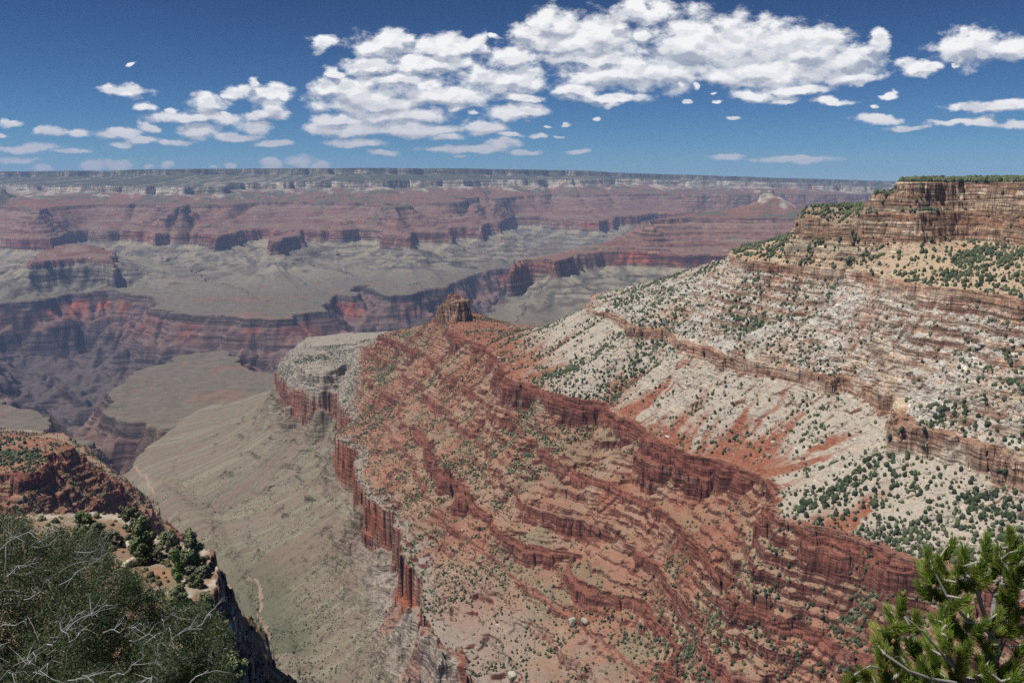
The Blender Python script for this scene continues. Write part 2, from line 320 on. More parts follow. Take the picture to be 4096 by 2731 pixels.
def terrace(h, base, L, edge, m, gain=0.5):
    """risers: in the top `edge` share of every layer the ground climbs `gain` of the layer"""
    q = (h - base) / L; f = q - np.floor(q)
    f2 = np.where(f < 1 - edge, f / (1 - edge) * (1 - gain), (1 - gain) + (f - (1 - edge)) / edge * gain)
    return h + L * (f2 - f) * m

def lip_noise(X, Y): return fbm(X, Y, 420, 3, .5, 3) * 75 + np.maximum(ridged(X, Y, 190, 3, 1), 0) * 48 - 12

def gorge_cut(Wd, X, Y, lip, lam):
    c = np.clip(Wd / lip, 0, 1)
    n = ridged(X, Y, lam, 4, 2)
    dd = np.maximum(Wd - lip, 0)
    n2 = fbm(X, Y, lam * .3, 3, .55, 1)
    bench = 0.55 * (1 - np.exp(-dd / 190.0)) + 0.45 * sstep(260, 620, dd + 140 * n)
    return 62 * c + 350 * np.clip(bench + (0.30 * n + .12 * n2 + .13 * ridged(X, Y, lam * .45, 3, 1)) * sstep(0, 160, dd), 0, 1.5) + 45 * sstep(500, 900, dd), c

RAV = [0, .4, .8, 1, 1, .9, .9, .8, .3, .2, .15]
CRAG = [(3, 42, 1.0), (3, 19, 1.0), (3, 19, 1.0), (2, 19, .9), (2, 18, .9), (5, 26, 1.3), (2, 17, 1.5), (2, 16, 1.2), (6, 27, 3.4), (4, 27, 2.8), (2, 25, 2.2)]
def crag(D, wc, hc, X, Y, lay, joint, seed, rough=0.9):
    """height share (0 foot, 1 rim) of a cliff made of bedded, jointed layers"""
    out = np.where(D > 0, 1.0, 0.0).astype(np.float32)
    m = (D > -wc * 1.6) & (D <= wc * 0.7)
    d = D[m]; x = X[m]; y = Y[m]; w = wc[m]; n = lay
    acc = np.zeros(d.shape, np.float32)
    wob = fbm(x, y, joint * 1.6, 2, .5, seed); wob2 = fbm(x, y, joint * 1.6, 2, .5, seed + 1)
    gap = np.random.default_rng(seed + 3).dirichlet(np.ones(n + 1) * 1.3); pos = np.cumsum(gap)[:-1]
    big = cellnoise(x / (joint * 2.6) + wob * .3, y / (joint * 2.6) + wob2 * .3, seed + 2)
    for l in range(n):
        off = big * .34 + cellnoise(x / joint + wob * .35 + 3.1 * l, y / joint + wob2 * .35 + 7.7 * l, seed + l) * .38 + cellnoise(x / (joint * .42) + l, y / (joint * .42) + wob, seed + l + 1) * .17
        p = -w * (1 - pos[l]) + off * w * rough / max(n, 2)
        acc += np.clip((d - p) / np.minimum(w * 0.09, 1.3) + .5, 0, 1)
    out[m] = acc / n
    return out

def outward(sx, sy, X, Y, r0):
    dx, dy = X - sx, Y - sy; g = np.sqrt(dx * dx + dy * dy) + 1e-3; f = np.minimum(1, r0 / g)
    return sx + dx * f, sy + dy * f

def near_height(X, Y):
    w1 = fbm(X, Y, 170, 3, 0.5, 1); w2 = fbm(X, Y, 170, 3, 0.5, 2)
    f1 = fbm(X, Y, 38, 4, 0.55, 3); f2 = fbm(X, Y, 38, 4, 0.55, 0)
    b1 = cellnoise(X / 17 + f1 * .5, Y / 17 + f2 * .5, 0) * 3.0 + cellnoise(X / 8 + f2 * .4, Y / 8, 1) * 1.6
    b2 = cellnoise(X / 17 + f1 * .5, Y / 17 + f2 * .5, 2) * 3.0 + cellnoise(X / 8 + f2 * .4, Y / 8, 3) * 1.6
    XX = X + w1 * 12 + f1 * 7 + b1 * 1.15; YY = Y + w2 * 12 + f2 * 7 + b2 * 1.15
    pr = rasN.prep(XX, YY)
    n = len(NEAR)
    ra = (.37 * X - .93 * Y + w1 * 45) / 95; rb_ = (.93 * X + .37 * Y) / 420
    rv = 1 - np.abs(vnoise(ra, rb_, 0)) * 2.2; rv2 = 1 - np.abs(vnoise(ra * 2.3 + 5, rb_ * 1.8, 2)) * 2.5
    rav = np.clip(rv, 0, 1) ** 2 * 17 + np.clip(rv2, 0, 1) ** 2 * 6      # ravines that notch every ledge down one fall line
    Wd = rasN.get(n, 0, pr) + lip_noise(X, Y)
    fl = floor_z(X, Y)
    cut, gl = gorge_cut(Wd, X, Y, 14, 150)
    h = fl - cut
    k = np.where(Wd > 0, -2 + 0.9 * (1 - np.clip(cut / 400, 0, 1)), -1).astype(np.float32)
    cliff = np.where((Wd > 0) & (Wd < 16), 1.0, 0.0).astype(np.float32)
    Dg = rasN.get(0, 0, pr) + (fbm(X, Y, 230, 2, .5, 3) * 42 + ridged(X, Y, 95, 2, 1) * 13) * sstep(-760, -400, X); zg = rasN.get(0, 1, pr); hg = rasN.get(0, 2, pr)
    sx = rasN.get(0, 3, pr); sy = rasN.get(0, 4, pr)
    d = np.maximum(-Dg - 18, 0)
    cone = np.clip(fbm(sx, sy, 110, 2, .5, 3) + .05 + .38 * sstep(1750, 1350, Y) * (X > -520), 0, .8) * 150                # talus cones climb parts of the wall
    sx, sy = outward(sx, sy, X, Y, 70)
    st = fbm(sx, sy, 40, 3, 0.6, 1)
    fan = zg - hg - (235 * (1 - np.exp(-d / (60 + 270 * sstep(-120, 60, X - np.interp(Y, CREEK[::-1][np.argsort(CREEK[::-1, 1]), 1], CREEK[::-1][np.argsort(CREEK[::-1, 1]), 0]))))) + 0.03 * d) + st * 7 * np.clip(d / 60, 0, 1) * np.exp(-d / 700) + cone * np.exp(-d / 45)
    led = fbm(X, Y, 120, 2, .5, 3)
    slump = np.exp(-d / 75) * sstep(2000, 1650, Y) * (X > -520) * (X < 100)
    fan = fan + slump * (ridged(X, Y, 60, 4, 1) * 26 + cellnoise(X / 9 + f1, Y / 9 + f2, 2) * 3)
    fan = fan - np.maximum(ridged(sx, sy, 62, 3, 2), 0) * 9 * np.clip(d / 80, 0, 1) * np.exp(-d / 600)
    fan = terrace(fan, -950, 44, 0.10, sstep(.02, .25, led) * sstep(620, 250, d), 0.40)
    fan = np.where(Wd > -12, -5000, fan)
    a = np.maximum(h, fan); df = np.abs(h - fan)
    blend = np.where(Wd > -10, 0, 1) * np.maximum(26 - df, 0) ** 2 / 104.0
    onfan = sstep(-30, 30, fan - h)
    h = a + blend
    k = np.where(fan > h - 60, np.maximum(k, -1 + 0.9 * onfan * np.exp(-d / 420)), k)
    # redwall cliff, then each stratum upward
    Dp = None; zp = None
    SX, SY = sx, sy
    for i in range(n):
        D = Dg if i == 0 else rasN.get(i, 0, pr) - rav * RAV[i]; z = zg if i == 0 else rasN.get(i, 1, pr); hc = hg if i == 0 else rasN.get(i, 2, pr)
        if 1 <= i <= 5: hc = hc * np.clip(1.0 + 1.9 * fbm(rasN.get(i, 3, pr), rasN.get(i, 4, pr), 75, 3, .6, i), .12, 2.1) * (1.25 if i < 5 else 1.0)
        wc = np.maximum(hc * (0.2 if i == 0 else 0.55 if i < 8 else 0.42), 1.5)
        c = crag(D, wc, hc, X, Y, CRAG[i][0], CRAG[i][1], i, CRAG[i][2])
        if i == 0:
            m = (D > -wc * 1.5) & (c > 0.02)
            hh = z - hc + hc * c
            h = np.where(m, np.maximum(hh, h), h); k = np.where(m, np.where(D > 0, 0.0, -0.06), k)
            cliff = np.where(m & (D <= 0), 1.0, np.where(m, 0, cliff))
        else:
            m = Dp > 0
            s = Dp / (Dp + np.maximum(-D - wc, 0) + 1e-3)
            zb = z - hc
            hh = zp + np.maximum(zb - zp, 1) * s ** 1.12
            fx = rasN.get(i, 3, pr); fy = rasN.get(i, 4, pr)
            SX = np.where(m, fx, SX); SY = np.where(m, fy, SY)
            hh = hh + hc * c
            h = np.where(m, hh, h); k = np.where(m, i - 1 + 0.98 * np.where(D > -wc, 1.0, s), k)
            cliff = np.where(m, ((D > -wc) & (D <= 0)).astype(np.float32), cliff)
        if i == n - 1:
            h = np.where(D > 0, z + np.minimum(D * 0.02, 6), h); k = np.where(D > 0, n - 1.0, k)
        Dp, zp = D, z
    SX, SY = outward(SX, SY, X, Y, 45)
    stv = fbm(SX, SY, 30, 3, 0.6, 2)               # one value down each fall line
    slope = (1 - cliff)
    mid = np.clip((k - 0.02) * 20, 0, 1) * slope
    h = h - mid * np.maximum(ridged(SX, SY, 55, 2, 3), 0) * 5 * np.clip((k % 1) * (1 - k % 1) * 4, 0, 1)
    # minor ledges in the red beds, broken along their length
    lm = fbm(X, Y, 90, 3, 0.6, 2)
    sup = sstep(0, .05, k) * sstep(5.02, 4.98, k) * slope
    ph = fbm(X, Y, 260, 2, .5, 1) * 3
    lm2 = fbm(X, Y, 62, 3, .6, 0)
    h = terrace(h + ph, -740, 23.0, 0.17, sup * sstep(-.02, .16, lm2), 0.66) - ph
    h = terrace(h, -740, 12.0, 0.14, sup * sstep(-.1, .1, lm - .5 * lm2), 0.60)
    h = terrace(h, -740, 5.2, 0.2, sup * sstep(-.2, .1, -lm) * .9, 0.5)
    top = sstep(7.0, 7.1, k)
    h = terrace(h, -95, 9.0, 0.35, top * cliff * .8, 0.7)
    oc = fbm(X, Y, 70, 3, .6, 3)
    h = terrace(h, -320, 17.0, 0.13, sstep(6.0, 6.02, k) * sstep(7.0, 6.99, k) * slope * sstep(-.18, .08, oc + (k - 6.6) * .5), 0.68)
    # roughness
    white = sstep(5.9, 6.0, k) * sstep(7.02, 6.98, k)
    rb = fbm(X, Y, 26, 4, 0.6, 1)
    blk = cellnoise(X / 6 + f1, Y / 6 + f2, 1) * 1.3 + cellnoise(X / 13 + f2, Y / 11, 2) * 2.2
    h = h + slope * (k > -0.9) * rb * 1.2 + white * (blk * 0.9 + rb * 4.5)
    h = h + cliff * fbm(X, Y, 9, 2, .5, 0) * 1.2
    h = h + fbm(X, Y, 300, 2, .5, 0) * 4 * (k < -0.4) * (k > -1.5)
    return h.astype(np.float32), k.astype(np.float32), cliff, stv.astype(np.float32), rb.astype(np.float32), (Dg + 0).astype(np.float32), rav.astype(np.float32)

SPINES = []                          # fan ridges that run out from the points of the far red wall: start, direction, length
for x, y, dx, ln in ((217, 245, -.1, 1900), (274, 253, .05, 1500), (409, 249, .15, 1700), (448, 243, .3, 1500), (154, 243, -.25, 1700), (367, 245, 0, 1600), (300, 243, .1, 1100), (505, 240, .3, 1400), (60, 262, -.1, 700), (20, 252, -.1, 900), (532, 284, .1, 900), (512, 282, -.5, 800), (600, 268, .2, 1000), (660, 266, .1, 1200)):
    q = on_level(x, y, -885); dl = math.hypot(dx, 1); SPINES.append((q[0], q[1], dx / dl, -1 / dl, ln))
def spines(X, Y, tilt):
    out = np.full(X.shape, -9999.0, np.float32)
    for x0, y0, ux, uy, ln in SPINES:
        m = (np.abs(X - x0) < ln) & (Y < y0 + 300) & (Y > y0 - ln * 1.15)
        if not m.any(): continue
        ax = X[m] - x0; ay = Y[m] - y0; t = ax * ux + ay * uy; l = np.abs(ax * -uy + ay * ux + 60 * np.sin(t / 210.0 + x0))
        tt = np.clip(t, 0, ln) / ln
        crest = -885 - 243 * tt ** .72
        over = np.maximum(t - ln, 0) + np.maximum(-t, 0)
        h = crest - l * (.50 - .12 * tt) * np.exp(-l / 1400) - over * .5 + 9 * np.sin(l / 47.0 + t / 130.0 * np.sign(ax)) * np.clip(l / 120, 0, 1)
        out[m] = np.maximum(out[m], h)
    return out + tilt

def far_height(X, Y):
    w1 = fbm(X, Y, 1100, 4, .5, 1); w2 = fbm(X, Y, 1100, 4, .5, 2)
    f1 = fbm(X, Y, 240, 3, .55, 3); f2 = fbm(X, Y, 240, 3, .55, 0)
    g = sstep(5000, 9000, Y)
    e1 = fbm(X, Y, 75, 2, .5, 1); e2 = fbm(X, Y, 75, 2, .5, 2)
    XX = X + (w1 * 120 + f1 * 75 + e1 * 24) * (0.3 + 0.7 * g); YY = Y + (w2 * 120 + f2 * 75 + e2 * 24) * (0.3 + 0.7 * g)
    pr = rasF.prep(XX, YY)
    n = len(FAR)
    sc_ = 1 - np.abs(vnoise(X / 1300 + w1 * .55, Y / 5200 + .3 * w2, 3)) * 2.4; sc2 = 1 - np.abs(vnoise(X / 520 + w2 * .5 + 9, Y / 2300, 1)) * 2.4
    side = (np.clip(sc_, 0, 1) ** 1.5 * 620 + np.clip(sc2, 0, 1) ** 1.5 * 190) * sstep(9500, 11500, Y)
    tilt = TILT * np.maximum(Y - TY, 0)
    Wd = rasF.get(n, 0, pr) + lip_noise(X, Y)
    cut, gl = gorge_cut(Wd, X, Y, 30, 420)
    D = rasF.get(0, 0, pr) - side * .45; z = rasF.get(0, 1, pr); hc = rasF.get(0, 2, pr)
    sx = rasF.get(0, 3, pr); sy = rasF.get(0, 4, pr)
    w = np.maximum(-Wd, 0); gdist = np.maximum(-D - 40, 0)
    sx, sy = outward(sx, sy, X, Y, 330)
    st = fbm(sx, sy, 130, 4, .6, 1)
    rise = (w / (w + gdist + 1)) ** 2.0
    near_f = floor_z(X, Y)
    steep = np.exp(-gdist / 820.0) * np.clip(w / 350, 0, 1)
    rise = np.clip(0.78 * steep + 0.22 * rise, 0, 1)
    rise = np.maximum(rise, (w / (w + gdist + 1)) ** 6)
    fan = T0 + tilt + (243 + st * 30 * (1 - rise)) * rise
    fan = np.where(Y < 6500, np.maximum(near_f, np.minimum(fan, near_f + 240)), fan)
    led = fbm(X, Y, 500, 2, .5, 3)
    fan = fan + np.abs(fbm(sx, sy, 300, 4, .55, 3)) * -300 * rise * (1 - rise) * 2
    fan = terrace(fan - tilt, -1010, 58, 0.10, sstep(0.0, .35, led) * .9, 0.30) + tilt
    h = fan + fbm(X, Y, 700, 4, .5, 2) * 22 * sstep(0, 300, w) * (1 - rise) - cut
    k = np.where(Wd > 0, -2 + 0.9 * (1 - np.clip(cut / 400, 0, 1)), -1 + .9 * rise).astype(np.float32)
    cliff = ((Wd > 0) & (Wd < 36)).astype(np.float32)
    Dp = None
    SX, SY = sx, sy
    for i in range(n):
        if i: D = rasF.get(i, 0, pr) - side * (0, 1.0, .85, .6)[i]; z = rasF.get(i, 1, pr); hc = rasF.get(i, 2, pr)
        wc = hc * 0.28
        c = np.clip((wc + D) / wc, 0, 1)
        if i == 0:
            m = D > -wc
            h = np.where(m, np.maximum(z - hc + hc * c ** .85, h), h); k = np.where(m, np.where(D > 0, 0, -.06), k)
            cliff = np.where(m, (D <= 0) * 1.0, cliff)
        else:
            m = Dp > 0
            s = Dp / (Dp + np.maximum(-D - wc, 0) + 1e-3)
            hh = zp + np.maximum(z - hc - zp, 1) * s ** 1.1
            fx = rasF.get(i, 3, pr); fy = rasF.get(i, 4, pr)
            SX = np.where(m, fx, SX); SY = np.where(m, fy, SY)
            h = np.where(m, hh + hc * c, h); k = np.where(m, i - 1 + .98 * np.where(D > -wc, 1., s), k)
            cliff = np.where(m, ((D > -wc) & (D <= 0)) * 1.0, cliff)
        if i == n - 1:
            h = np.where(D > 0, z, h); k = np.where(D > 0, 3.0, k)
        Dp, zp = D, z
    SX, SY = outward(SX, SY, X, Y, 300)
    stv = fbm(SX, SY, 150, 4, .6, 2)
    slope = 1 - cliff
    lm = fbm(X, Y, 900, 3, .6, 2)
    sup = sstep(0, .03, k) * sstep(1.02, .98, k)
    h = terrace(h - tilt, -740, 46, .22, sup * sstep(-.5, .1, lm), .62) + tilt
    h = terrace(h - tilt, -740, 19, .3, sup * sstep(.3, -.2, lm) * .9, .55) + tilt
    h = h - np.clip(k * 10, 0, 1) * slope * np.maximum(ridged(SX, SY, 420, 3, 3), 0) * 34 * np.clip((k % 1) * (1 - k % 1) * 4, 0, 1)
    rb = fbm(X, Y, 120, 4, .6, 1)
    h = h + rb * 5 * (k > 0) * (k < 2.98)
    h = h - 60 * sstep(4300, 4120, np.hypot(X, Y))
    return h.astype(np.float32), k.astype(np.float32), cliff.astype(np.float32), stv.astype(np.float32), rb.astype(np.float32), lm.astype(np.float32)

# ------------------------------------------------------------------ terrain sheets: columns along bearings, rows by slope length
def sheet(hf, xpx, r0, r1, ncand, nrow, vw=1.0):
    t = (xpx - 512) / FPX / (CP + SP * (341 - 430) / FPX)
    az = np.arctan(t)
    r = edges(ncand, r0, r1)
    A, Rr = np.meshgrid(az, r, indexing='ij')
    X = (np.sin(A) * Rr).astype(np.float32); Y = (np.cos(A) * Rr).astype(np.float32)
    out = []
    for a in np.array_split(np.arange(len(az)), max(1, int(len(az) * ncand / 900000))):
        out.append(hf(X[a], Y[a]))
    F = [np.concatenate([o[i] for o in out]) for i in range(len(out[0]))]
    Z = F[0]
    dr = np.diff(Rr, axis=1); dz = np.diff(Z, axis=1) * vw
    rm = 0.5 * (Rr[:, 1:] + Rr[:, :-1])
    el = np.abs(np.arctan2(Z, Rr)); rel = np.abs(np.diff(np.arctan2(Z, Rr), axis=1))
    seg = 0.45 * np.sqrt(dr * dr + dz * dz) / rm + 1.0 * rel
    ev = Z / Rr; mx = np.maximum.accumulate(ev, axis=1)
    seg = seg * np.where(ev[:, 1:] >= mx[:, :-1] - 0.012, 1.0, 0.22)
    cum = np.concatenate([np.zeros((len(az), 1)), np.cumsum(seg, axis=1)], axis=1)
    # share the row spacing between neighbours so the sheet does not shear
    g = cum / cum[:, -1:]
    dg = np.diff(g, axis=1)
    for rad in (31, 31, 17):
        p = np.cumsum(np.pad(dg, ((rad + 1, rad), (0, 0)), mode='edge'), axis=0)
        dg = (p[2 * rad + 1:] - p[:-2 * rad - 1]) / (2 * rad + 1)
    dg = 0.75 * dg + 0.25 * np.diff(np.log(r))[None, :] / math.log(r1 / r0)
    g = np.concatenate([np.zeros((len(az), 1)), np.cumsum(dg, axis=1)], axis=1); g /= g[:, -1:]
    q = np.linspace(0, 1, nrow)
    res = [np.empty((len(az), nrow), np.float32) for _ in range(len(F) + 1)]
    for j in range(len(az)):
        pos = np.interp(q, g[j], np.arange(ncand))
        i0 = np.minimum(pos.astype(np.int32), ncand - 2); u = (pos - i0).astype(np.float32)
        res[0][j] = Rr[j, i0] + (Rr[j, i0 + 1] - Rr[j, i0]) * u
        for f in range(len(F)):
            res[f + 1][j] = F[f][j, i0] + (F[f][j, i0 + 1] - F[f][j, i0]) * u
    X = np.sin(az)[:, None] * res[0]; Y = np.cos(az)[:, None] * res[0]
    return [X.astype(np.float32), Y.astype(np.float32)] + res[1:]

def grid_mesh(name, X, Y, Z, col, keep=None):
    nx, ny = X.shape
    co = np.stack([X, Y, Z], -1).reshape(-1, 3).astype(np.float32)
    i = np.arange(nx * ny).reshape(nx, ny)
    q = np.stack([i[:-1, :-1], i[1:, :-1], i[1:, 1:], i[:-1, 1:]], -1).reshape(-1, 4)
    if keep is not None:
        q = q[keep.reshape(-1)]
        used = np.unique(q); remap = np.zeros(nx * ny, np.int64); remap[used] = np.arange(len(used))
        q = remap[q]; co = co[used]; col = col.reshape(-1, 3)[used]
    return quick_mesh(name, co, q, col)
def quick_mesh(name, co, q, col=None, mat=None, smooth=False):
    me = bpy.data.meshes.new(name); nv, nf = len(co), len(q); s = q.shape[1]
    me.vertices.add(nv); me.vertices.foreach_set("co", np.ascontiguousarray(co, np.float32).ravel())
    me.loops.add(nf * s); me.loops.foreach_set("vertex_index", q.astype(np.int32).ravel())
    me.polygons.add(nf); me.polygons.foreach_set("loop_start", np.arange(0, nf * s, s, dtype=np.int32))
    me.update(calc_edges=True)
    if smooth: me.polygons.foreach_set("use_smooth", np.ones(nf, bool))
    if col is not None:
        at = me.color_attributes.new("tint", 'FLOAT_COLOR', 'POINT')
        c4 = np.ones((nv, 4), np.float32); c4[:, :3] = col.reshape(-1, 3); at.data.foreach_set("color", c4.ravel())
    if mat: me.materials.append(mat)
    ob = bpy.data.objects.new(name, me); C.objects.link(ob)
    return ob
# ------------------------------------------------------------------ materials
def rock_material(name, scale, bump, block=0.09):
    m = bpy.data.materials.new(name); m.use_nodes = True; nt = m.node_tree; L = nt.links.new
    b = nt.nodes['Principled BSDF']; b.inputs['Roughness'].default_value = 0.95; b.inputs['Specular IOR Level'].default_value = 0.1
    at = nt.nodes.new('ShaderNodeAttribute'); at.attribute_name = 'tint'
    tc = nt.nodes.new('ShaderNodeNewGeometry')
    nz = nt.nodes.new('ShaderNodeTexNoise'); nz.inputs['Scale'].default_value = scale; nz.inputs['Detail'].default_value = 3; nz.inputs['Roughness'].default_value = 0.7
    L(tc.outputs['Position'], nz.inputs['Vector'])
    mr = nt.nodes.new('ShaderNodeMapRange'); mr.inputs[1].default_value = 0.25; mr.inputs[2].default_value = 0.75; mr.inputs[3].default_value = 0.72; mr.inputs[4].default_value = 1.28
    L(nz.outputs['Fac'], mr.inputs[0])
    mx = nt.nodes.new('ShaderNodeVectorMath'); mx.operation = 'SCALE'
    L(at.outputs['Color'], mx.inputs[0]); L(mr.outputs[0], mx.inputs['Scale'])
    # bedding in steep faces: thin beds of darker and paler rock at each height
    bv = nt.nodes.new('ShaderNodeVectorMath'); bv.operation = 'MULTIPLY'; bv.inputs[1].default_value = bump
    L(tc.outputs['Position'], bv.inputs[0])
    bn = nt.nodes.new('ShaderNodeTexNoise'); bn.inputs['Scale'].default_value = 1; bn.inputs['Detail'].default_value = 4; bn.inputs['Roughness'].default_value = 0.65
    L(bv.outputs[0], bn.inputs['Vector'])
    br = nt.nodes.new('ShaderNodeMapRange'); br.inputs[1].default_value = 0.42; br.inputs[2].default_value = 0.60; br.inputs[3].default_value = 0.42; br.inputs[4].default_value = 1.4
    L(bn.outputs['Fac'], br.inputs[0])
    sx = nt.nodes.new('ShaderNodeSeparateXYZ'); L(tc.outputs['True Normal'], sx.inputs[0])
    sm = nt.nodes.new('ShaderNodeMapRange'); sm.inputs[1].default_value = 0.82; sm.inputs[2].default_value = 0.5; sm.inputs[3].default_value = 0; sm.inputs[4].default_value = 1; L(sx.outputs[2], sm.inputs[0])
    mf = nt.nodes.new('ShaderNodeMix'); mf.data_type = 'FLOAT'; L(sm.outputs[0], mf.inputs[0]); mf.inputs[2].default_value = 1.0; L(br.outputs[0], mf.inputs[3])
    # jointed blocks in the face: every block its own tone, dark cracks between them
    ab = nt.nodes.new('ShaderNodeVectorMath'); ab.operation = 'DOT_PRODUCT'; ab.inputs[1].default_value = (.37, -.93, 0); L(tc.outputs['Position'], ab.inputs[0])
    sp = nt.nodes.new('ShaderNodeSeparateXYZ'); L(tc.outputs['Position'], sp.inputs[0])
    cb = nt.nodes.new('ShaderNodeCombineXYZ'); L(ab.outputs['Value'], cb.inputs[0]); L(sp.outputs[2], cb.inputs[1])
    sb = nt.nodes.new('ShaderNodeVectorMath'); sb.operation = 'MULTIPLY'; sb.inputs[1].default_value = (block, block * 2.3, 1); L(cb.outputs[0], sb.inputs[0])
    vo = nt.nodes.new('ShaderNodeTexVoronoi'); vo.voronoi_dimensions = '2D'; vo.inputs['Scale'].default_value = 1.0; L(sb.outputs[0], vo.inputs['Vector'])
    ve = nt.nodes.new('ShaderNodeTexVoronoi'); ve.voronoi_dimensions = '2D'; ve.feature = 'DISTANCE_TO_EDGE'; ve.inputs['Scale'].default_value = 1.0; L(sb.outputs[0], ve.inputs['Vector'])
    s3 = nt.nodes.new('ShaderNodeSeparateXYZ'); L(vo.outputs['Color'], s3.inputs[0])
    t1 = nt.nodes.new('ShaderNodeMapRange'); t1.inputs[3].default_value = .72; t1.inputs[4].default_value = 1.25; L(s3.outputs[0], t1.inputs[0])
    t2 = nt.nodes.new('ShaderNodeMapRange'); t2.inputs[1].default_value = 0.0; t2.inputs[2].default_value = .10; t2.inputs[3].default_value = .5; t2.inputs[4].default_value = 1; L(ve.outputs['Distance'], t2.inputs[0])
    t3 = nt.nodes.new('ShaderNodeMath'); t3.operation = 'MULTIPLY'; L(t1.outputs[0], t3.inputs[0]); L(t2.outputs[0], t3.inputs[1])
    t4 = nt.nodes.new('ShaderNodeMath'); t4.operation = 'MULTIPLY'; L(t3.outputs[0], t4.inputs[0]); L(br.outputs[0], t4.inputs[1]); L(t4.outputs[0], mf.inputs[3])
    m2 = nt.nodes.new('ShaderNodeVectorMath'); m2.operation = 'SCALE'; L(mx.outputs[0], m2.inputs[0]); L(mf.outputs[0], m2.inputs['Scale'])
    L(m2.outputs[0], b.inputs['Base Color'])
    return m
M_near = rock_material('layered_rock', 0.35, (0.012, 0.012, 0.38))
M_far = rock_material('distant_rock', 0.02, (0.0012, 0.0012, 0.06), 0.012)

def mix(a, b, t):
    return a + (np.asarray(b, np.float32) - a) * t[..., None]
def near_color(X, Y, Z, k, cliff, st, rb, lm, rav):
    c = np.empty(X.shape + (3,), np.float32)
    saddle = sstep(-40, 110, X + (Y - 2400) * .05)           # the white aprons end at the saddle; the butte beyond is all red
    k = np.where((X < -480) & (Y < 2300) & (k > 4.6), 4.6, k)
    k = np.where((saddle < .02) & (k > 5) & (Y > 2200), np.where(cliff > .5, 4.5, np.minimum(k, 5.4)), k)
    fine = fbm(X, Y, 9, 3, .6, 2); patch = fbm(X, Y, 210, 3, .5, 1); mid = fbm(X, Y, 60, 3, .55, 0)
    band = vnoise(Z * 0.45, Z * 0 + patch * 1.5, 1) * .6 + vnoise(Z * 0.13, patch, 2) * .6
    c[:] = (0.162, 0.134, 0.100)                                   # platform
    c = mix(c, (0.178, 0.140, 0.102), sstep(-.2, .4, mid)); c = mix(c, (0.10, 0.092, 0.066), sstep(.05, .4, fbm(X, Y, 42, 3, .65, 2)) * .6); c = mix(c, (0.085, 0.082, 0.058), sstep(.45, .8, ridged(X, Y, 260, 3, 2)) * .6)
    g = (k < -1.02)
    vis = np.stack([0.13 + 0.05 * mid, 0.085 + .03 * mid, 0.075 + .03 * mid], -1)
    c = np.where(g[..., None], vis, c)
    f = sstep(-1.0, -0.75, k) * sstep(-.03, -.08, k)
    fan = np.empty_like(c); fan[:] = (0.205, 0.167, 0.126)
    fan = mix(fan, (0.225, 0.200, 0.142), sstep(.02, .3, st)); fan = mix(fan, (0.195, 0.140, 0.105), sstep(.02, .3, -st) * .75); fan = mix(fan, (0.115, 0.110, 0.080), sstep(.25, .4, np.abs(st * 3) % 1) * sstep(.75, .6, np.abs(st * 3) % 1) * .45)
    fan = mix(fan, (0.125, 0.115, 0.082), sstep(.2, .6, fine) * .5)
    c = mix(c, fan, f)
    o = np.argsort(CREEK[:, 1]); cd = np.abs(X - np.interp(Y, CREEK[o, 1], CREEK[o, 0]) + mid * 22)
    inC = (Y > 1650) & (Y < 3350) & (k < -.1)
    c = mix(c, (0.105, 0.110, 0.068), sstep(130, 25, cd + patch * 60) * inC * sstep(2500, 1900, Y) * .75)
    c = mix(c, (0.32, 0.23, 0.175), sstep(6, 2.5, cd) * inC * np.maximum(sstep(2150, 2050, Y), sstep(2780, 2850, Y)) * .85)
    sl = sstep(60, 10, -lm - 18) * sstep(2000, 1700, Y) * sstep(.05, -.02, k) * (k > -1) * (X > -520)
    c = mix(c, (0.30, 0.255, 0.215), sl * .85); c = mix(c, (0.26, 0.155, 0.12), sl * sstep(.0, .3, mid))
    tan = sstep(-.12, .3, patch + mid * .5)
    red = np.empty_like(c); red[:] = (0.275, 0.145, 0.095)
    red = mix(red, (0.28, 0.196, 0.132), tan * .85); red = mix(red, (0.175, 0.155, 0.098), sstep(.0, .4, fbm(X, Y, 75, 3, .6, 2)) * .55); red = mix(red, (0.225, 0.082, 0.050), sstep(.25, .6, -mid + st * .4) * .7)
    red = mix(red, (0.30, 0.215, 0.16), sstep(.2, .6, fine) * .5)
    c = np.where((k >= -.03)[..., None], red, c)
    gr = (k >= 0) * (k < 1.0) * np.maximum(sstep(30, 8, lm + 40 * mid + 16 * fine), sstep(1700, 1150, Y) * sstep(.9, .5, k + .5 * mid) * .8)     # grey ledge over the redwall
    c = mix(c, (0.265, 0.232, 0.197), gr * .85)
    dome = sstep(-500, -560, X + mid * 40) * sstep(2700, 2850, Y) * (k >= 0) * (k < 2.2 + .5 * mid)
    c = mix(c, (0.29, 0.262, 0.22), dome * .92); c = mix(c, (0.21, 0.18, 0.15), dome * sstep(.1, .4, fine) * .6)
    # hermit slope: white talus aprons over red soil
    hm = sstep(5.0, 5.03, k) * sstep(6.0, 5.99, k)
    fr = np.clip(k - 5, 0, 1)
    tal = sstep(-.22, .16, st * .8 + (fr - .22) * .75 + patch * .35 + mid * .2 + fine * .12) * saddle
    her = np.empty_like(c); her[:] = (0.240, 0.088, 0.052)
    her = mix(her, (0.25, 0.115, 0.07), sstep(-.3, .3, fine))
    her = mix(her, (0.37, 0.328, 0.27), tal)
    her = mix(her, (0.36, 0.28, 0.21), sstep(.1, .5, fine) * tal * .6)
    c = mix(c, her, hm)
    wh = sstep(6.0, 6.02, k) * sstep(7.0, 6.98, k)
    w = np.empty_like(c); w[:] = (0.405, 0.373, 0.325)
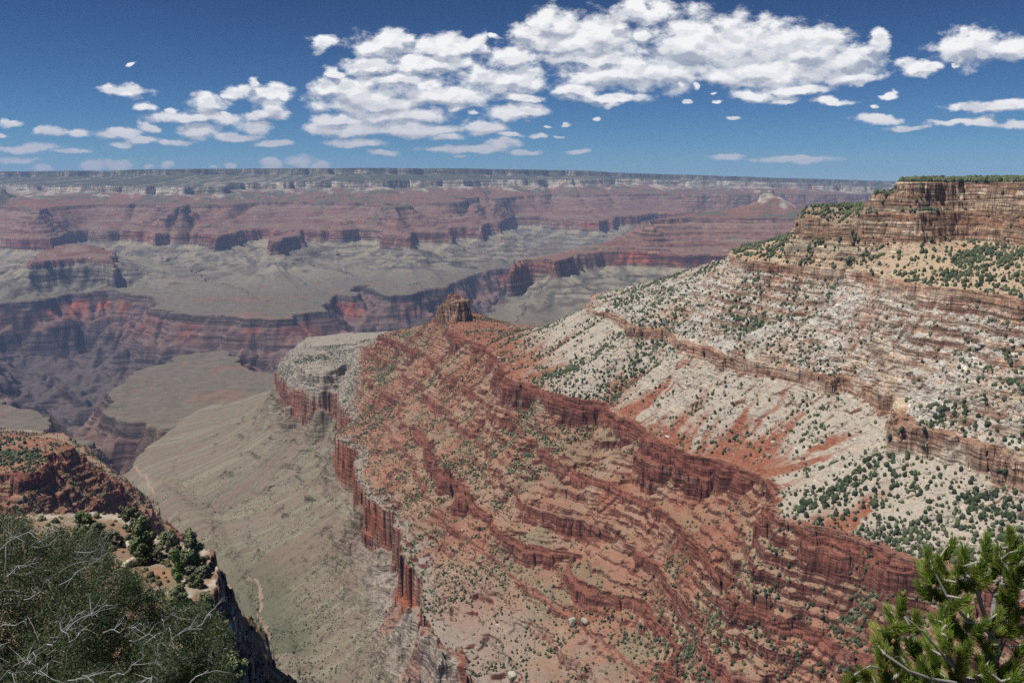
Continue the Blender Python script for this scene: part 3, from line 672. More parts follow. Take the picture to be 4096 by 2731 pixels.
    w = mix(w, (0.40, 0.29, 0.20), sstep(.05, .45, mid) * .8); w = mix(w, (0.33, 0.16, 0.09), sstep(.2, .55, st + (k - 6.5) * .5) * .6)
    w = mix(w, (0.52, 0.485, 0.43), sstep(.1, .5, fine) * .7); w = mix(w, (0.255, 0.175, 0.125), sstep(.12, .5, fbm(X, Y, 22, 3, .6, 1)) * .55)
    c = mix(c, w, wh)
    tw = sstep(7.0, 7.02, k)
    t = np.empty_like(c); t[:] = (0.40, 0.30, 0.20)
    t = mix(t, (0.38, 0.22, 0.14), sstep(.0, .4, st) * .8); t = mix(t, (0.45, 0.37, 0.27), sstep(.0, .5, fine) * .6)
    t = mix(t, (0.25, 0.185, 0.13), sstep(8.0, 8.05, k) * .8)
    c = mix(c, t, tw)
    dZ = np.abs(np.gradient(Z, axis=1)) / (np.abs(np.gradient(np.hypot(X, Y), axis=1)) + 1e-3)
    cliff = np.maximum(cliff, sstep(1.25, 2.0, dZ) * (k > 0))
    # cliffs: noise laid along the face, not down through the plan
    al = .37 * X - .93 * Y
    mid = fbm(al, Z * 2.6, 55, 3, .55, 0); patch_c = fbm(al, Z * 1.5, 160, 2, .5, 1)
    cl = np.empty_like(c); cl[:] = (0.195, 0.078, 0.053)
    cl = mix(cl, (0.25, 0.14, 0.10), sstep(.1, .6, band)); cl = mix(cl, (0.15, 0.055, 0.04), sstep(.1, .6, -band))
    rw = ((k < 0.01) & (k > -.2))
    rwc = np.empty_like(c); rwc[:] = (0.215, 0.082, 0.052)
    rwc = mix(rwc, (0.26, 0.16, 0.12), sstep(-.1, .4, mid)); rwc = mix(rwc, (0.27, 0.095, 0.05), sstep(0, .4, -patch_c))
    cl = np.where(rw[..., None], rwc, cl)
    cl = mix(cl, (0.27, 0.235, 0.195), sstep(-500, -560, X) * sstep(2700, 2850, Y) * (k >= 0.02) * (k < 2.2))
    cl = np.where(((Y > 2400) & (X < -20) & (Z > -440))[..., None], mix(np.full_like(c, 0) + np.asarray((0.27, 0.175, 0.12), np.float32), (0.19, 0.085, 0.055), sstep(-.1, .3, mid)), cl)
    up = (k > 5.05)
    upc = np.empty_like(c); upc[:] = (0.30, 0.185, 0.125)
    upc = mix(upc, (0.44, 0.36, 0.27), sstep(.0, .5, mid + .3 * band)); upc = mix(upc, (0.24, 0.12, 0.075), sstep(.2, .6, -mid))
    kb = np.empty_like(c); kb[:] = (0.25, 0.162, 0.105)
    kb = mix(kb, (0.44, 0.36, 0.265), sstep(.0, .4, band)); kb = mix(kb, (0.22, 0.12, 0.075), sstep(.15, .5, -band + mid * .4))
    upc = np.where((k > 7.05)[..., None], kb, upc)
    cl = np.where(up[..., None], upc, cl)
    tap = (k < -1.02)
    tp = np.empty_like(c); tp[:] = (0.17, 0.12, 0.09)
    cl = np.where(tap[..., None], tp, cl)
    c = mix(c, cl, cliff)
    return c

def far_color(X, Y, Z, k, cliff, st, rb, lm):
    c = np.empty(X.shape + (3,), np.float32)
    tilt = TILT * np.maximum(Y - TY, 0); z0 = Z - tilt
    patch = fbm(X, Y, 900, 3, .5, 1); mid = fbm(X, Y, 260, 4, .6, 0); fine = fbm(X, Y, 60, 3, .6, 2)
    band = vnoise(z0 * .11, z0 * 0 + patch, 1) * .7 + vnoise(z0 * .035, patch, 2) * .5
    c[:] = (0.150, 0.127, 0.096)
    f = sstep(-.98, -.5, k)
    c = mix(c, (0.215, 0.190, 0.140), f); c = mix(c, (0.115, 0.10, 0.08), f * sstep(.0, .3, -st) * .75); c = mix(c, (0.105, 0.10, 0.075), (1 - f) * sstep(.0, .4, mid + .6 * fine) * .45); c = mix(c, (0.285, 0.245, 0.168), sstep(-.6, -.1, k) * sstep(-.1, .3, st) * .9)
    c = mix(c, (0.22, 0.125, 0.085), sstep(.2, .5, mid - patch * .3) * (1 - f) * .6 * (k < -.2))
    for zb, tk in ((-948, 13), (-995, 10), (-1045, 12)):        # thin dark sandstone beds in the fans
        c = mix(c, (0.10, 0.08, 0.062), sstep(tk, tk * .5, np.abs(z0 - zb + 14 * patch)) * sstep(-.16, .06, patch * .6 + .7 * mid) * (k > -1) * (k < -.05) * .85)
    g = (k < -1.02); dep = np.clip((-1.1 - k) / .9, 0, 1)
    go = np.empty_like(c); go[:] = (0.165, 0.105, 0.090)
    go = mix(go, (0.21, 0.085, 0.060), sstep(.0, .4, mid) * sstep(.75, .3, dep)); go = mix(go, (0.33, 0.10, 0.055), sstep(.3, .42, patch + .3 * fine) * sstep(.6, .3, dep) * sstep(.08, .2, dep))
    go = mix(go, (0.10, 0.075, 0.070), sstep(.6, .9, dep + .3 * mid))
    c = np.where(g[..., None], go, c)
    s = (k >= 0) & (k < 1)
    su = np.empty_like(c); su[:] = (0.190, 0.108, 0.080)
    su = mix(su, (0.235, 0.165, 0.125), sstep(.0, .5, band) * .7); su = mix(su, (0.15, 0.06, 0.045), sstep(.1, .5, -band) * .8)
    su = mix(su, (0.17, 0.15, 0.10), sstep(.15, .5, mid) * .5)
    c = np.where(s[..., None], su, c)
    h = (k >= 1) & (k < 2); fr = np.clip(k - 1, 0, 1)
    he = np.empty_like(c); he[:] = (0.195, 0.10, 0.07)
    he = mix(he, (0.36, 0.31, 0.25), sstep(-.1, .25, st + (fr - .78) * 1.5)); he = mix(he, (0.085, 0.10, 0.062), sstep(-.12, .3, mid + fine * .6) * .8)
    c = np.where(h[..., None], he, c)
    t = (k >= 2) & (k < 2.99)
    to = np.empty_like(c); to[:] = (0.070, 0.080, 0.052)
    to = mix(to, (0.26, 0.22, 0.165), sstep(.12, .45, st + .5 * fine) * .8)
    c = np.where(t[..., None], to, c)
    c = np.where((k >= 2.99)[..., None], np.asarray((0.045, 0.055, 0.035), np.float32) * (1 + .35 * fine[..., None]), c)
    rw = np.empty_like(c); rw[:] = (0.20, 0.078, 0.055)
    rw = mix(rw, (0.25, 0.15, 0.11), sstep(-.1, .4, mid + band * .4)); rw = mix(rw, (0.30, 0.09, 0.05), sstep(.15, .45, patch))
    cl = np.where((k < -1.02)[..., None], np.asarray((0.10, 0.075, 0.065), np.float32), rw)
    cl = np.where((k > .5)[..., None], su * .85, cl)
    co = np.empty_like(c); co[:] = (0.42, 0.37, 0.29)
    co = mix(co, (0.20, 0.16, 0.115), sstep(.1, .45, fine + mid * .5) * .8)
    cl = np.where((k > 1.5)[..., None], co, cl)
    kb = np.empty_like(c); kb[:] = (0.12, 0.12, 0.085); kb = mix(kb, (0.34, 0.29, 0.22), sstep(.05, .4, st + fine * .6))
    cl = np.where((k > 2.5)[..., None], kb, cl)
    return mix(c, cl, cliff)

# ------------------------------------------------------------------ build the terrain
def struct(o): o['kind'] = 'structure'; return o
NEARN = sheet(near_height, np.linspace(-45, 1068, QN[0]), 480, 4300, QN[1], QN[2])
cN = near_color(*NEARN)
def cells(a): return 0.25 * (a[:-1, :-1] + a[1:, :-1] + a[1:, 1:] + a[:-1, 1:])
xc, yc, kc, dc = (cells(NEARN[i]) for i in (0, 1, 3, 7))
m_but = (kc > 5.02) & (yc > 2300) & (xc < -20)
m_spur = (xc < -480) & (yc < 2250) & (dc > -130) & ~m_but & (xc < -400 - (yc - 1200) * .25)
m_floor = (kc < -0.12) & ~m_spur
for nm, mk in (('butte', m_but), ('spur', m_spur), ('canyon_floor', m_floor), ('ridge', ~(m_but | m_spur | m_floor))):
    if mk.any():
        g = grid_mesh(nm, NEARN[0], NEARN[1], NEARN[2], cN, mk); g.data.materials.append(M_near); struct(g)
FARN = sheet(far_height, np.linspace(-60, 1084, QF[0]), 4100, 23500, QF[1], QF[2])
cF = far_color(*FARN)
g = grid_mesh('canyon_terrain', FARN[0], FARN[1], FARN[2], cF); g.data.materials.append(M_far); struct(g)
# ------------------------------------------------------------------ scrub, trees and rubble on the slopes
def leaf_material(name, rough=0.8, jitter=0.0, transl=0.0):
    m = bpy.data.materials.new(name); m.use_nodes = True; nt = m.node_tree; L = nt.links.new
    b = nt.nodes['Principled BSDF']; b.inputs['Roughness'].default_value = rough; b.inputs['Specular IOR Level'].default_value = 0.15
    at = nt.nodes.new('ShaderNodeAttribute'); at.attribute_name = 'tint'
    src = at.outputs['Color']
    if jitter:
        oi = nt.nodes.new('ShaderNodeObjectInfo'); mr = nt.nodes.new('ShaderNodeMapRange'); mr.inputs[3].default_value = 1 - jitter; mr.inputs[4].default_value = 1 + jitter
        L(oi.outputs['Random'], mr.inputs[0]); vm = nt.nodes.new('ShaderNodeVectorMath'); vm.operation = 'SCALE'
        L(src, vm.inputs[0]); L(mr.outputs[0], vm.inputs['Scale']); src = vm.outputs[0]
    L(src, b.inputs['Base Color'])
    if transl:
        tr = nt.nodes.new('ShaderNodeBsdfTranslucent'); L(src, tr.inputs['Color']); ms = nt.nodes.new('ShaderNodeMixShader'); ms.inputs[0].default_value = transl
        L(b.outputs[0], ms.inputs[1]); L(tr.outputs[0], ms.inputs[2]); L(ms.outputs[0], nt.nodes['Material Output'].inputs['Surface'])
    return m
M_leaf = leaf_material('scrub_leaf', jitter=0.3)
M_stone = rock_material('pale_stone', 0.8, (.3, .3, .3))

def ico(sub):
    bm = bmesh.new(); bmesh.ops.create_icosphere(bm, subdivisions=sub, radius=1.0)
    v = np.array([p.co[:] for p in bm.verts], np.float32); f = np.array([[q.index for q in t.verts] for t in bm.faces], np.int64); bm.free()
    return v, f
I1, I2, I3 = ico(1), ico(2), ico(3)
def bush_shape(base, seed, tall=1.0):
    v, f = base; r = np.random.default_rng(seed)
    a = r.normal(size=(5, 3)); a /= np.linalg.norm(a, axis=1)[:, None]
    d = 1 + sum(0.24 * np.clip(v @ a[i], 0, 1) ** 3 * r.choice([-.7, 1]) for i in range(5)) + r.normal(size=len(v)) * (.13 if len(v) > 12 else .18)
    w = v * d[:, None] * (0.5, 0.5, 0.5 * tall); w[:, 2] += 0.36 * tall
    w[:, :2] *= (1 - .28 * np.clip(w[:, 2:3] / tall, 0, 1))
    return w.astype(np.float32), f
Xn, Yn, Zn, Kn, Cn_, Sn, Rn, Dn, Vn = NEARN
rr = np.hypot(Xn, Yn); slope_el = Zn / rr
cm = np.maximum.accumulate(slope_el, axis=1)
VIS = slope_el >= np.concatenate([np.full((len(cm), 1), -9.0), cm[:, :-1]], 1) - 0.0012
def project(x, y, z):
    d = y * CP - z * SP
    return 512 + FPX * x / d, 341 - FPX * (y * SP + z * CP) / d
PX, PY = project(Xn, Yn, Zn)
def hit(x, y):                       # the visible ground point seen at a place in the frame
    e = (PX - x) ** 2 + (PY - y) ** 2 + (~VIS) * 1e4
    i = np.unravel_index(np.argmin(e), e.shape); return float(Xn[i]), float(Yn[i]), float(Zn[i])
area = np.zeros_like(Xn); area[:, :-1] = np.diff(rr, axis=1); area *= rr * (1113.0 / QN[0] / FPX)
n90 = fbm(Xn, Yn, 90, 3, .6, 3); n30 = fbm(Xn, Yn, 30, 2, .6, 1)
k = Kn; flat = 1 - Cn_
bf = sstep(.0, .5, n90 * .8 + n30 * .5 + .12) * 1.25 + .10
bf = bf * (.35 + 1.5 * sstep(-.02, .32, Sn))
dens = np.zeros_like(Xn)
ravb = np.clip(Vn / 12, 0, 1.5)
dens += ((k >= 0) & (k < 5.02)) * (0.044 * bf + .04 * ravb)
dens += ((k >= 5.02) & (k < 6)) * (0.022 * bf + .028 * ravb)
dens += ((k >= 6) & (k < 7)) * (0.032 * bf + .026 * ravb)
dens += ((k >= 7) & (k < 8)) * (0.034 * (bf + .25))
dens += (k >= 8) * 0.03 + (k >= 10) * 0.05
dens += (k < -0.05) * (k > -1.9) * (Yn < 2900) * (0.012 * bf + .030 * sstep(120, 10, np.abs(Xn - np.interp(Yn, CREEK[:, 1][::-1], CREEK[:, 0][::-1]) + 45)) * sstep(2300, 1700, Yn))
dens *= np.where(Cn_ > .5, .12, 1) * area * np.where(VIS, 1.0, .35) * (rr < 3600) * (rr > 560)
def pick(dens, n):
    p = dens.ravel(); tot = p.sum(); n = int(min(n, tot)) if n else int(tot)
    c = np.cumsum(p); i = np.searchsorted(c, rng.random(n) * c[-1]); i = np.minimum(i, p.size - 1)
    return i
def at(i):
    jx = (rng.random(len(i)) - .5)
    return np.stack([Xn.ravel()[i] + jx * 1.2, Yn.ravel()[i] + (rng.random(len(i)) - .5) * 1.2, Zn.ravel()[i]], 1)
bi = pick(dens, 85000)
bp = at(bi); bk = Kn.ravel()[bi]; bv = VIS.ravel()[bi]
size = np.clip(rng.lognormal(0, .42, len(bi)), .4, 1.7) * np.where(bk >= 10, 4.8, np.where(bk >= 7, 3.9, np.where(bk >= 5.02, 2.9, np.where(bk >= 0, 2.1, 1.7))))
size *= 1 + .35 * np.clip(Vn.ravel()[bi] / 14, 0, 1)
px, py = project(bp[:, 0], bp[:, 1], bp[:, 2])
inframe = (px > 3) & (px < 1021) & (py < 678) & bv & ~((px > 850) & (py > 520)) & ~((px < 250) & (py > 470))
plateau = bk >= 9.95
score = np.where(inframe & ~plateau, size / rr.ravel()[bi], 0)
order = np.argsort(-score); big = order[:300]; ptree = np.where(plateau & inframe)[0][:60]
rest = np.setdiff1d(np.arange(len(bi)), np.concatenate([big, ptree]))
def merged(name, pos, siz, shapes, which, cols, mat, yaw, smooth=False, squash=None):
    V, F, Cc, o = [], [], [], 0
    for s, (sv, sf) in enumerate(shapes):
        m = np.where(which == s)[0]
        if len(m) == 0: continue
        c, sn = np.cos(yaw[m]), np.sin(yaw[m])
        w = sv[None] * siz[m][:, None, None]
        x = w[..., 0] * c[:, None] - w[..., 1] * sn[:, None]; y = w[..., 0] * sn[:, None] + w[..., 1] * c[:, None]
        z = w[..., 2] if squash is None else w[..., 2] * squash[m][:, None]
        v = np.stack([x, y, z], -1) + pos[m][:, None, :]
        V.append(v.reshape(-1, 3)); F.append((sf[None] + o + (np.arange(len(m)) * len(sv))[:, None, None]).reshape(-1, sf.shape[1]))
        Cc.append(np.repeat(cols[m], len(sv), axis=0)); o += v.shape[0] * v.shape[1]
    return quick_mesh(name, np.concatenate(V), np.concatenate(F), np.concatenate(Cc), mat, smooth)
shp = [bush_shape(I1, s, 1.15) for s in range(3)] + [bush_shape(I2, 10 + s, 1.25) for s in range(4)]
ang = size / rr.ravel()[bi] * FPX
which = np.where(ang > 1.9, 3 + rng.integers(0, 4, len(bi)), rng.integers(0, 3, len(bi)))
tint = np.array((0.062, 0.080, 0.042)) * rng.uniform(.5, 1.6, (len(bi), 1)) + rng.random((len(bi), 1)) ** 3 * np.array((.045, .045, .02))
yaw = rng.random(len(bi)) * 6.28
g = merged('scrub', bp[rest], size[rest], shp, which[rest], tint[rest], M_leaf, yaw[rest]); g['kind'] = 'stuff'

def bush_mesh(nm, shape, col):
    me_o = quick_mesh(nm, shape[0], shape[1], np.repeat(np.array(col)[None], len(shape[0]), 0) * rng.uniform(.7, 1.35, (len(shape[0]), 1)), M_leaf)
    return me_o
protos = [bush_mesh('juniper_bush', bush_shape(I3, 40 + s, 1.25), (0.046, 0.064, 0.030)) for s in range(6)]
ZONES = [(7, 'dark juniper bush on the tan slope under the high pale cliff', 'juniper bushes on the tan slope under the high cliff'),
         (5.02, 'dark juniper bush among the pale rubble of the white slope', 'juniper bushes on the white rubble slope'),
         (-0.05, 'small green bush dotting the red ledges of the big ridge', 'bushes on the red ledges of the ridge'),
         (-9, 'small grey green bush on the pale fan below the red cliff', 'bushes on the pale fan below the red cliff')]
used = set()
for n, i in enumerate(big):
    src = protos[n % 6]
    if n % 6 in used: o = src.copy(); C.objects.link(o)
    else: o = src; used.add(n % 6)
    o.location = bp[i]; s = size[i]; o.scale = (s, s, s); o.rotation_euler = (0, 0, yaw[i])
    z = next(q for q in ZONES if bk[i] >= q[0])
    o['label'] = z[1]; o['category'] = 'bush'; o['group'] = z[2]
# trees along the plateau top
def crown_mesh(seed, tall):
    r = np.random.default_rng(seed); V, F, o = [], [], 0
    for j in range(7):
        v, f = bush_shape(I2, seed * 20 + j, 1.0); s = r.uniform(.4, .62)
        v = v * s + (r.uniform(-.3, .3), r.uniform(-.3, .3), .15 + r.uniform(0, .5) * tall); V.append(v); F.append(f + o); o += len(v)
    V = np.concatenate(V); F = np.concatenate(F)
    return quick_mesh('crown', V, F, np.repeat(np.array([(0.040, 0.056, 0.026)]), len(V), 0) * rng.uniform(.6, 1.4, (len(V), 1)), M_leaf)
def tube_mesh(name, pts, rad, sides, mat, col):
    V, F = tube_np([np.array(pts, float)], [np.array(rad, float)], sides)
    return quick_mesh(name, V, F, np.repeat(np.array([col]), len(V), 0), mat)
def tube_np(paths, rads, sides):
    V, F, o = [], [], 0
    ca = np.cos(np.arange(sides) * 2 * math.pi / sides); sa = np.sin(np.arange(sides) * 2 * math.pi / sides)
    for P, Q in zip(paths, rads):
        T = np.gradient(P, axis=0); T /= np.linalg.norm(T, axis=1)[:, None] + 1e-9
        ref = np.where(np.abs(T[:, 2:3]) > .9, np.array([[1., 0, 0]]), np.array([[0, 0, 1.]]))
        A = np.cross(T, ref); A /= np.linalg.norm(A, axis=1)[:, None] + 1e-9; B = np.cross(T, A)
        ring = P[:, None] + Q[:, None, None] * (A[:, None] * ca[None, :, None] + B[:, None] * sa[None, :, None])
        n = len(P); V.append(ring.reshape(-1, 3)); i = np.arange(n * sides).reshape(n, sides)
        j = np.roll(i, -1, axis=1)
        F.append(np.stack([i[:-1], j[:-1], j[1:], i[1:]], -1).reshape(-1, 4) + o); o += n * sides
    return np.concatenate(V), np.concatenate(F)
M_bark = leaf_material('bark', 0.9)
crowns = [crown_mesh(s, t) for s, t in ((3, .9), (4, .7), (5, 1.1), (6, .8))]
trunkp = tube_mesh('trunk', [(0, 0, -.3), (.02, 0, .1), (0, .03, .5)], [.05, .04, .02], 6, M_bark, (.14, .11, .09))
def empty(name, loc, rz=0, s=1.0):
    o = bpy.data.objects.new(name, None); C.objects.link(o); o.location = loc; o.rotation_euler = (0, 0, rz); o.scale = (s, s, s); o.empty_display_size = .2
    return o
def tag(o, label, cat, group=None):
    o['label'] = label; o['category'] = cat
    if group: o['group'] = group
    return o
usedp = set()
def part_copy(src, parent):
    if src.name in usedp: o = src.copy(); C.objects.link(o)
    else: o = src; usedp.add(src.name)
    o.parent = parent; return o
for n, i in enumerate(ptree):
    t = tag(empty('pinyon_tree', bp[i], yaw[i], size[i]), 'dark green tree in the row along the flat cliff top', 'tree', 'trees along the top of the high pale cliff')
    part_copy(crowns[n % 4], t); part_copy(trunkp, t)
# fallen blocks
def block_shape(seed):
    r = np.random.default_rng(seed)
    v = np.array([(x, y, z) for x in (-.5, .5) for y in (-.5, .5) for z in (-.5, .5)]) * r.uniform(.6, 1.1, 3) + r.normal(size=(8, 3)) * .1
    f = np.array([(0, 1, 3, 2), (4, 6, 7, 5), (0, 4, 5, 1), (2, 3, 7, 6), (0, 2, 6, 4), (1, 5, 7, 3)])
    return v.astype(np.float32), f
rd = ((k >= 5.02) & (k < 6)) * .020 * sstep(-.1, .3, n30 + .15) + ((k >= 6) & (k < 7)) * .030 + ((k >= 0) & (k < 5.02)) * (.007 * sstep(.0, .4, n30) + .002) + ((k >= 7) & (k < 8)) * .006
rd = rd * flat * area * (rr < 3000) * (rr > 600) * VIS
ri = pick(rd, 30000); rp = at(ri); rk = Kn.ravel()[ri]
rs = rng.lognormal(0, .5, len(ri)) * np.where(rk >= 5.02, 1.7, 1.2)
rc = np.where(rk[:, None] >= 5.02, np.array([(.46, .41, .34)]), np.where(rng.random((len(ri), 1)) < .35, np.array([(.42, .36, .30)]), np.array([(.27, .15, .10)]))) * rng.uniform(.75, 1.15, (len(ri), 1))
g = merged('rubble', rp, rs, [block_shape(s) for s in range(8)], rng.integers(0, 8, len(ri)), rc, M_stone, rng.random(len(ri)) * 6.28, squash=rng.uniform(.5, .9, len(ri))); g['kind'] = 'stuff'
# ------------------------------------------------------------------ the near outcrop on the left
O1 = Level(-82, [[(60,512),(100,512),(128,516),(142,521),(150,532),(165,536),(180,540),(200,547),(207,557),(212,568),(216,573),(220,584),(210,590),(197,598,14),(188,606,8),(182,620,8),(176,640,8),(165,700,8),('d',60,110),('d',-60,110),('d',-60,203),('d',40,205)]], 13)
O2 = Level(-99, [[(224,600),(228,616),(236,632),(243,648),(240,658),(232,668),(228,690),(225,720),('d',100,90),('d',-80,90),('d',-80,214),('d',60,218),('d',140,214),('d',195,205)]], 8)
O3 = Level(-119, [[(226,610),(234,640),(241,660),(247,684),(250,700),(252,740),('d',120,80),('d',-90,80),('d',-90,222),('d',60,228),('d',150,224),('d',205,214)]], 7)
rasO = Raster(-330, 60, 50, 460, 2, [O3, O2, O1, O1])
def out_height(X, Y):
    w1 = fbm(X, Y, 18, 3, .55, 1); w2 = fbm(X, Y, 18, 3, .55, 2)
    b = cellnoise(X / 4.2 + w1 * .6, Y / 4.2, 1); b2 = cellnoise(X / 4.2, Y / 4.2 + w2 * .6, 2)
    pr = rasO.prep(X + w1 * 2.2 + b * .8, Y + w2 * 2.2 + b2 * .8)
    D0 = rasO.get(0, 0, pr)
    h = -126 - 3.2 * np.maximum(-D0, 0) + fbm(X, Y, 25, 3, .5, 0) * 3
    k = np.zeros_like(h); cl = np.zeros_like(h); Dp = zp = None
    for i in range(3):
        D = rasO.get(i, 0, pr); z = rasO.get(i, 1, pr); hc = rasO.get(i, 2, pr); wc = np.maximum(hc * .3, .8)
        c = crag(D, wc, hc, X, Y, 4 if i == 2 else 3, 3.6, i, 1.6)
        if i == 0: m = D > -wc * 1.5; hh = z - hc + hc * c; h = np.where(m & (c > 0.01), hh, h)
        else:
            m = Dp > 0; s = Dp / (Dp + np.maximum(-D - wc, 0) + 1e-3)
            h = np.where(m, zp + np.maximum(z - hc - zp, .3) * s + hc * c, h)
        cl = np.where(m, ((D > -wc) & (D <= 0)) * 1.0, cl); k = np.where(m & (D > -wc), i + 1.0, k)
        Dp, zp = D, z
    top = Dp > 0
    h = h + np.where(top, np.minimum(Dp * .03, 1.2) + fbm(X, Y, 9, 3, .6, 3) * .55 + fbm(X, Y, 30, 2, .5, 1) * .8, 0)
    rb = fbm(X, Y, 5, 3, .6, 1)
    h = h + rb * .3
    return [a.astype(np.float32) for a in (h, k, cl, w1, rb, Dp)]
OUT = sheet(out_height, np.linspace(-60, 330, 420), 62, 460, 1600, 520)
def out_color(X, Y, Z, k, cl, w, rb, D):
    c = np.empty(X.shape + (3,), np.float32); c[:] = (0.205, 0.145, 0.10)
    n = fbm(X, Y, 8, 3, .6, 3); n2 = fbm(X, Y, 2.5, 3, .6, 0)
    c = mix(c, (0.28, 0.16, 0.10), sstep(.0, .4, n)); c = mix(c, (0.16, 0.15, 0.095), sstep(.0, .3, fbm(X, Y, 5, 2, .6, 2)) * .6); c = mix(c, (0.32, 0.27, 0.21), sstep(.1, .45, -n + n2 * .6) * .6)
    c = mix(c, (0.40, 0.36, 0.30), sstep(5, 1, D) * (k > 2.5) * sstep(-.2, .3, n2) * .9)
    f = np.empty_like(c); f[:] = (0.21, 0.125, 0.09); f = mix(f, (0.40, 0.35, 0.28), sstep(-.1, .4, n2 + n * .5))
    return mix(c, f, cl)
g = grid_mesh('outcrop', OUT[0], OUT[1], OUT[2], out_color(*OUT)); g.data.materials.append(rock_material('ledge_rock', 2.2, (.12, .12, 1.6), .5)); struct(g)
OPX, OPY = project(OUT[0], OUT[1], OUT[2])
_e = OUT[2] / np.hypot(OUT[0], OUT[1]); _m = np.maximum.accumulate(_e, axis=1)
OVIS = _e >= np.concatenate([np.full((len(_m), 1), -9.0), _m[:, :-1]], 1) - 0.002
def hit_out(x, y):
    e = (OPX - x) ** 2 + (OPY - y) ** 2 + (~OVIS) * 1e4
    i = np.unravel_index(np.argmin(e), e.shape); return Vector((float(OUT[0][i]), float(OUT[1][i]), float(OUT[2][i])))

# trees of the outcrop: trunk and leafy crown
def leafy_crown(seed, form, nleaf, col):
    r = np.random.default_rng(seed); lumps = []
    n = 16
    for j in range(n):
        t = (j + r.uniform(0, 1)) / n
        if form == 'cone': rad = .30 * (1 - t) ** .6 + .03; zc = .10 + .86 * t
        elif form == 'round': rad = .36 * math.sin(math.pi * (0.18 + .78 * t)); zc = .14 + .78 * t
        else: rad = .34 * math.sin(math.pi * (.3 + .65 * t)); zc = .32 + .62 * t
        a = r.uniform(0, 6.28); q = rad * r.uniform(.35, .95)
        lumps.append((q * math.cos(a), q * math.sin(a), zc, r.uniform(.09, .16) * (1.15 if form != 'open' else .95)))
    L_ = np.array(lumps); pick_ = r.integers(0, n, nleaf)
    d = r.normal(size=(nleaf, 3)); d /= np.linalg.norm(d, axis=1)[:, None]
    p = L_[pick_, :3] + d * (L_[pick_, 3] * r.uniform(.5, 1.08, nleaf))[:, None]
    s = r.uniform(.028, .06, nleaf)
    a = r.normal(size=(nleaf, 3)); a -= (a * d).sum(1)[:, None] * d * .6; a /= np.linalg.norm(a, axis=1)[:, None]
    b = np.cross(d, a)
    V = np.stack([p - a * s[:, None], p + b * s[:, None] * .6, p + a * s[:, None], p - b * s[:, None] * .6], 1).reshape(-1, 3)
    F = np.arange(nleaf * 4).reshape(-1, 4)
    tint = np.array([col]) * r.uniform(.6, 1.45, (nleaf, 1))
    return quick_mesh('crown', V, F, np.repeat(tint, 4, 0), M_leaf)
def tree_trunk(seed):
    r = np.random.default_rng(seed); paths, rads = [np.array([(0, 0, -.06), (.01, .01, .2), (-.01, .02, .5), (.02, 0, .85)])], [np.array([.035, .028, .018, .006])]
    for j in range(7):
        z = r.uniform(.15, .7); a = r.uniform(0, 6.28); e = np.array((math.cos(a) * .26 * (1 - z * .6), math.sin(a) * .26 * (1 - z * .6), z + .14))
        paths.append(np.array([(0, 0, z), (e[0] * .5, e[1] * .5, z + .05), e])); rads.append(np.array([.013, .009, .004]))
    V, F = tube_np(paths, rads, 5)
    return quick_mesh('trunk', V, F, np.repeat(np.array([(.17, .14, .115)]), len(V), 0), M_bark)
FORM = {f: (leafy_crown(50 + i, f, 2600 if f != 'open' else 1700, c), tree_trunk(70 + i)) for i, (f, c) in enumerate((('round', (.155, .185, .085)), ('cone', (.14, .215, .065)), ('open', (.155, .168, .11))))}
OTREES = [
 (133.4,536,19,15,'open','tall grey green pine with open crown at the back of the rocky outcrop'),
 (145,558,26,17,'round','largest dark green tree in the middle of the rocky outcrop, behind the bare tan path'),
 (138,556,14,11,'round','low dark tree tucked against the left side of the largest outcrop tree'),
 (143,564,13,11,'round','rounded green bushy tree just in front of the largest outcrop tree'),
 (175,567,23,11,'open','slim dark juniper at the right edge of the bare tan path'),
 (193,567,23,15,'round','leafy bright green tree at the outcrop rim beside the dark shadowed rock'),
 (177,580,19,10,'cone','bright green cone shaped juniper standing by itself on the tan ground'),
 (165,543,7,9,'round','small dark rounded bush at the top of the tan path'),
 (172,539,6,6,'cone','tiny dark shrub on the far edge of the outcrop, left of the rim tree'),
 (189,543,9,7,'open','thin sparse pine sticking up behind the leafy rim tree'),
 (193,586,8,8,'round','small green shrub on the flat pale shelf, left one of the pair'),
 (200,586,8,7,'round','small green shrub on the flat pale shelf, right one of the pair'),
 (179,604,13,13,'round','wide grey green bush at the front of the pale shelf'),
 (204,611,13,12,'round','dark bush growing against the shaded face below the shelf rim'),
 (191,574,6,9,'open','low grey shrub beside the white rock on the outcrop'),
 (158,563,9,7,'open','ragged thin shrub between the path and the largest outcrop tree'),
 (204,576,7,10,'open','pale grey bare twigged shrub at the rim, above the flat shelf'),
 (84,538,17,15,'round','broad dark tree at the far left of the outcrop, half hidden by the big shrub'),
 (98,546,15,17,'round','bright green wide tree second from the left end of the outcrop'),
 (113,546,11,12,'open','dull grey green bush beside the pale rocks at the outcrop back'),
 (234,684,22,20,'round','bushy yellow green tree low on the slope at the bottom edge of the photo'),
 (228,650,9,9,'open','small shrub clinging to the lower ledge under the outcrop cliff')]
for n, (x, y, hp, wp, form, lab) in enumerate(OTREES):
    p = hit_out(x, y); d = p.y * CP - p.z * SP
    hgt = hp * d / FPX * 1.65; wid = wp * d / FPX * 1.6
    o = empty('juniper_tree' if form == 'cone' else 'pinyon_tree' if hp > 12 else 'shrub', p, n * 1.7, 1.0); o.scale = (wid / .72, wid / .72, hgt)
    tag(o, lab, 'tree' if hp > 12 else 'shrub', 'trees and shrubs on the near outcrop')
    part_copy(FORM[form][0], o); part_copy(FORM[form][1], o)

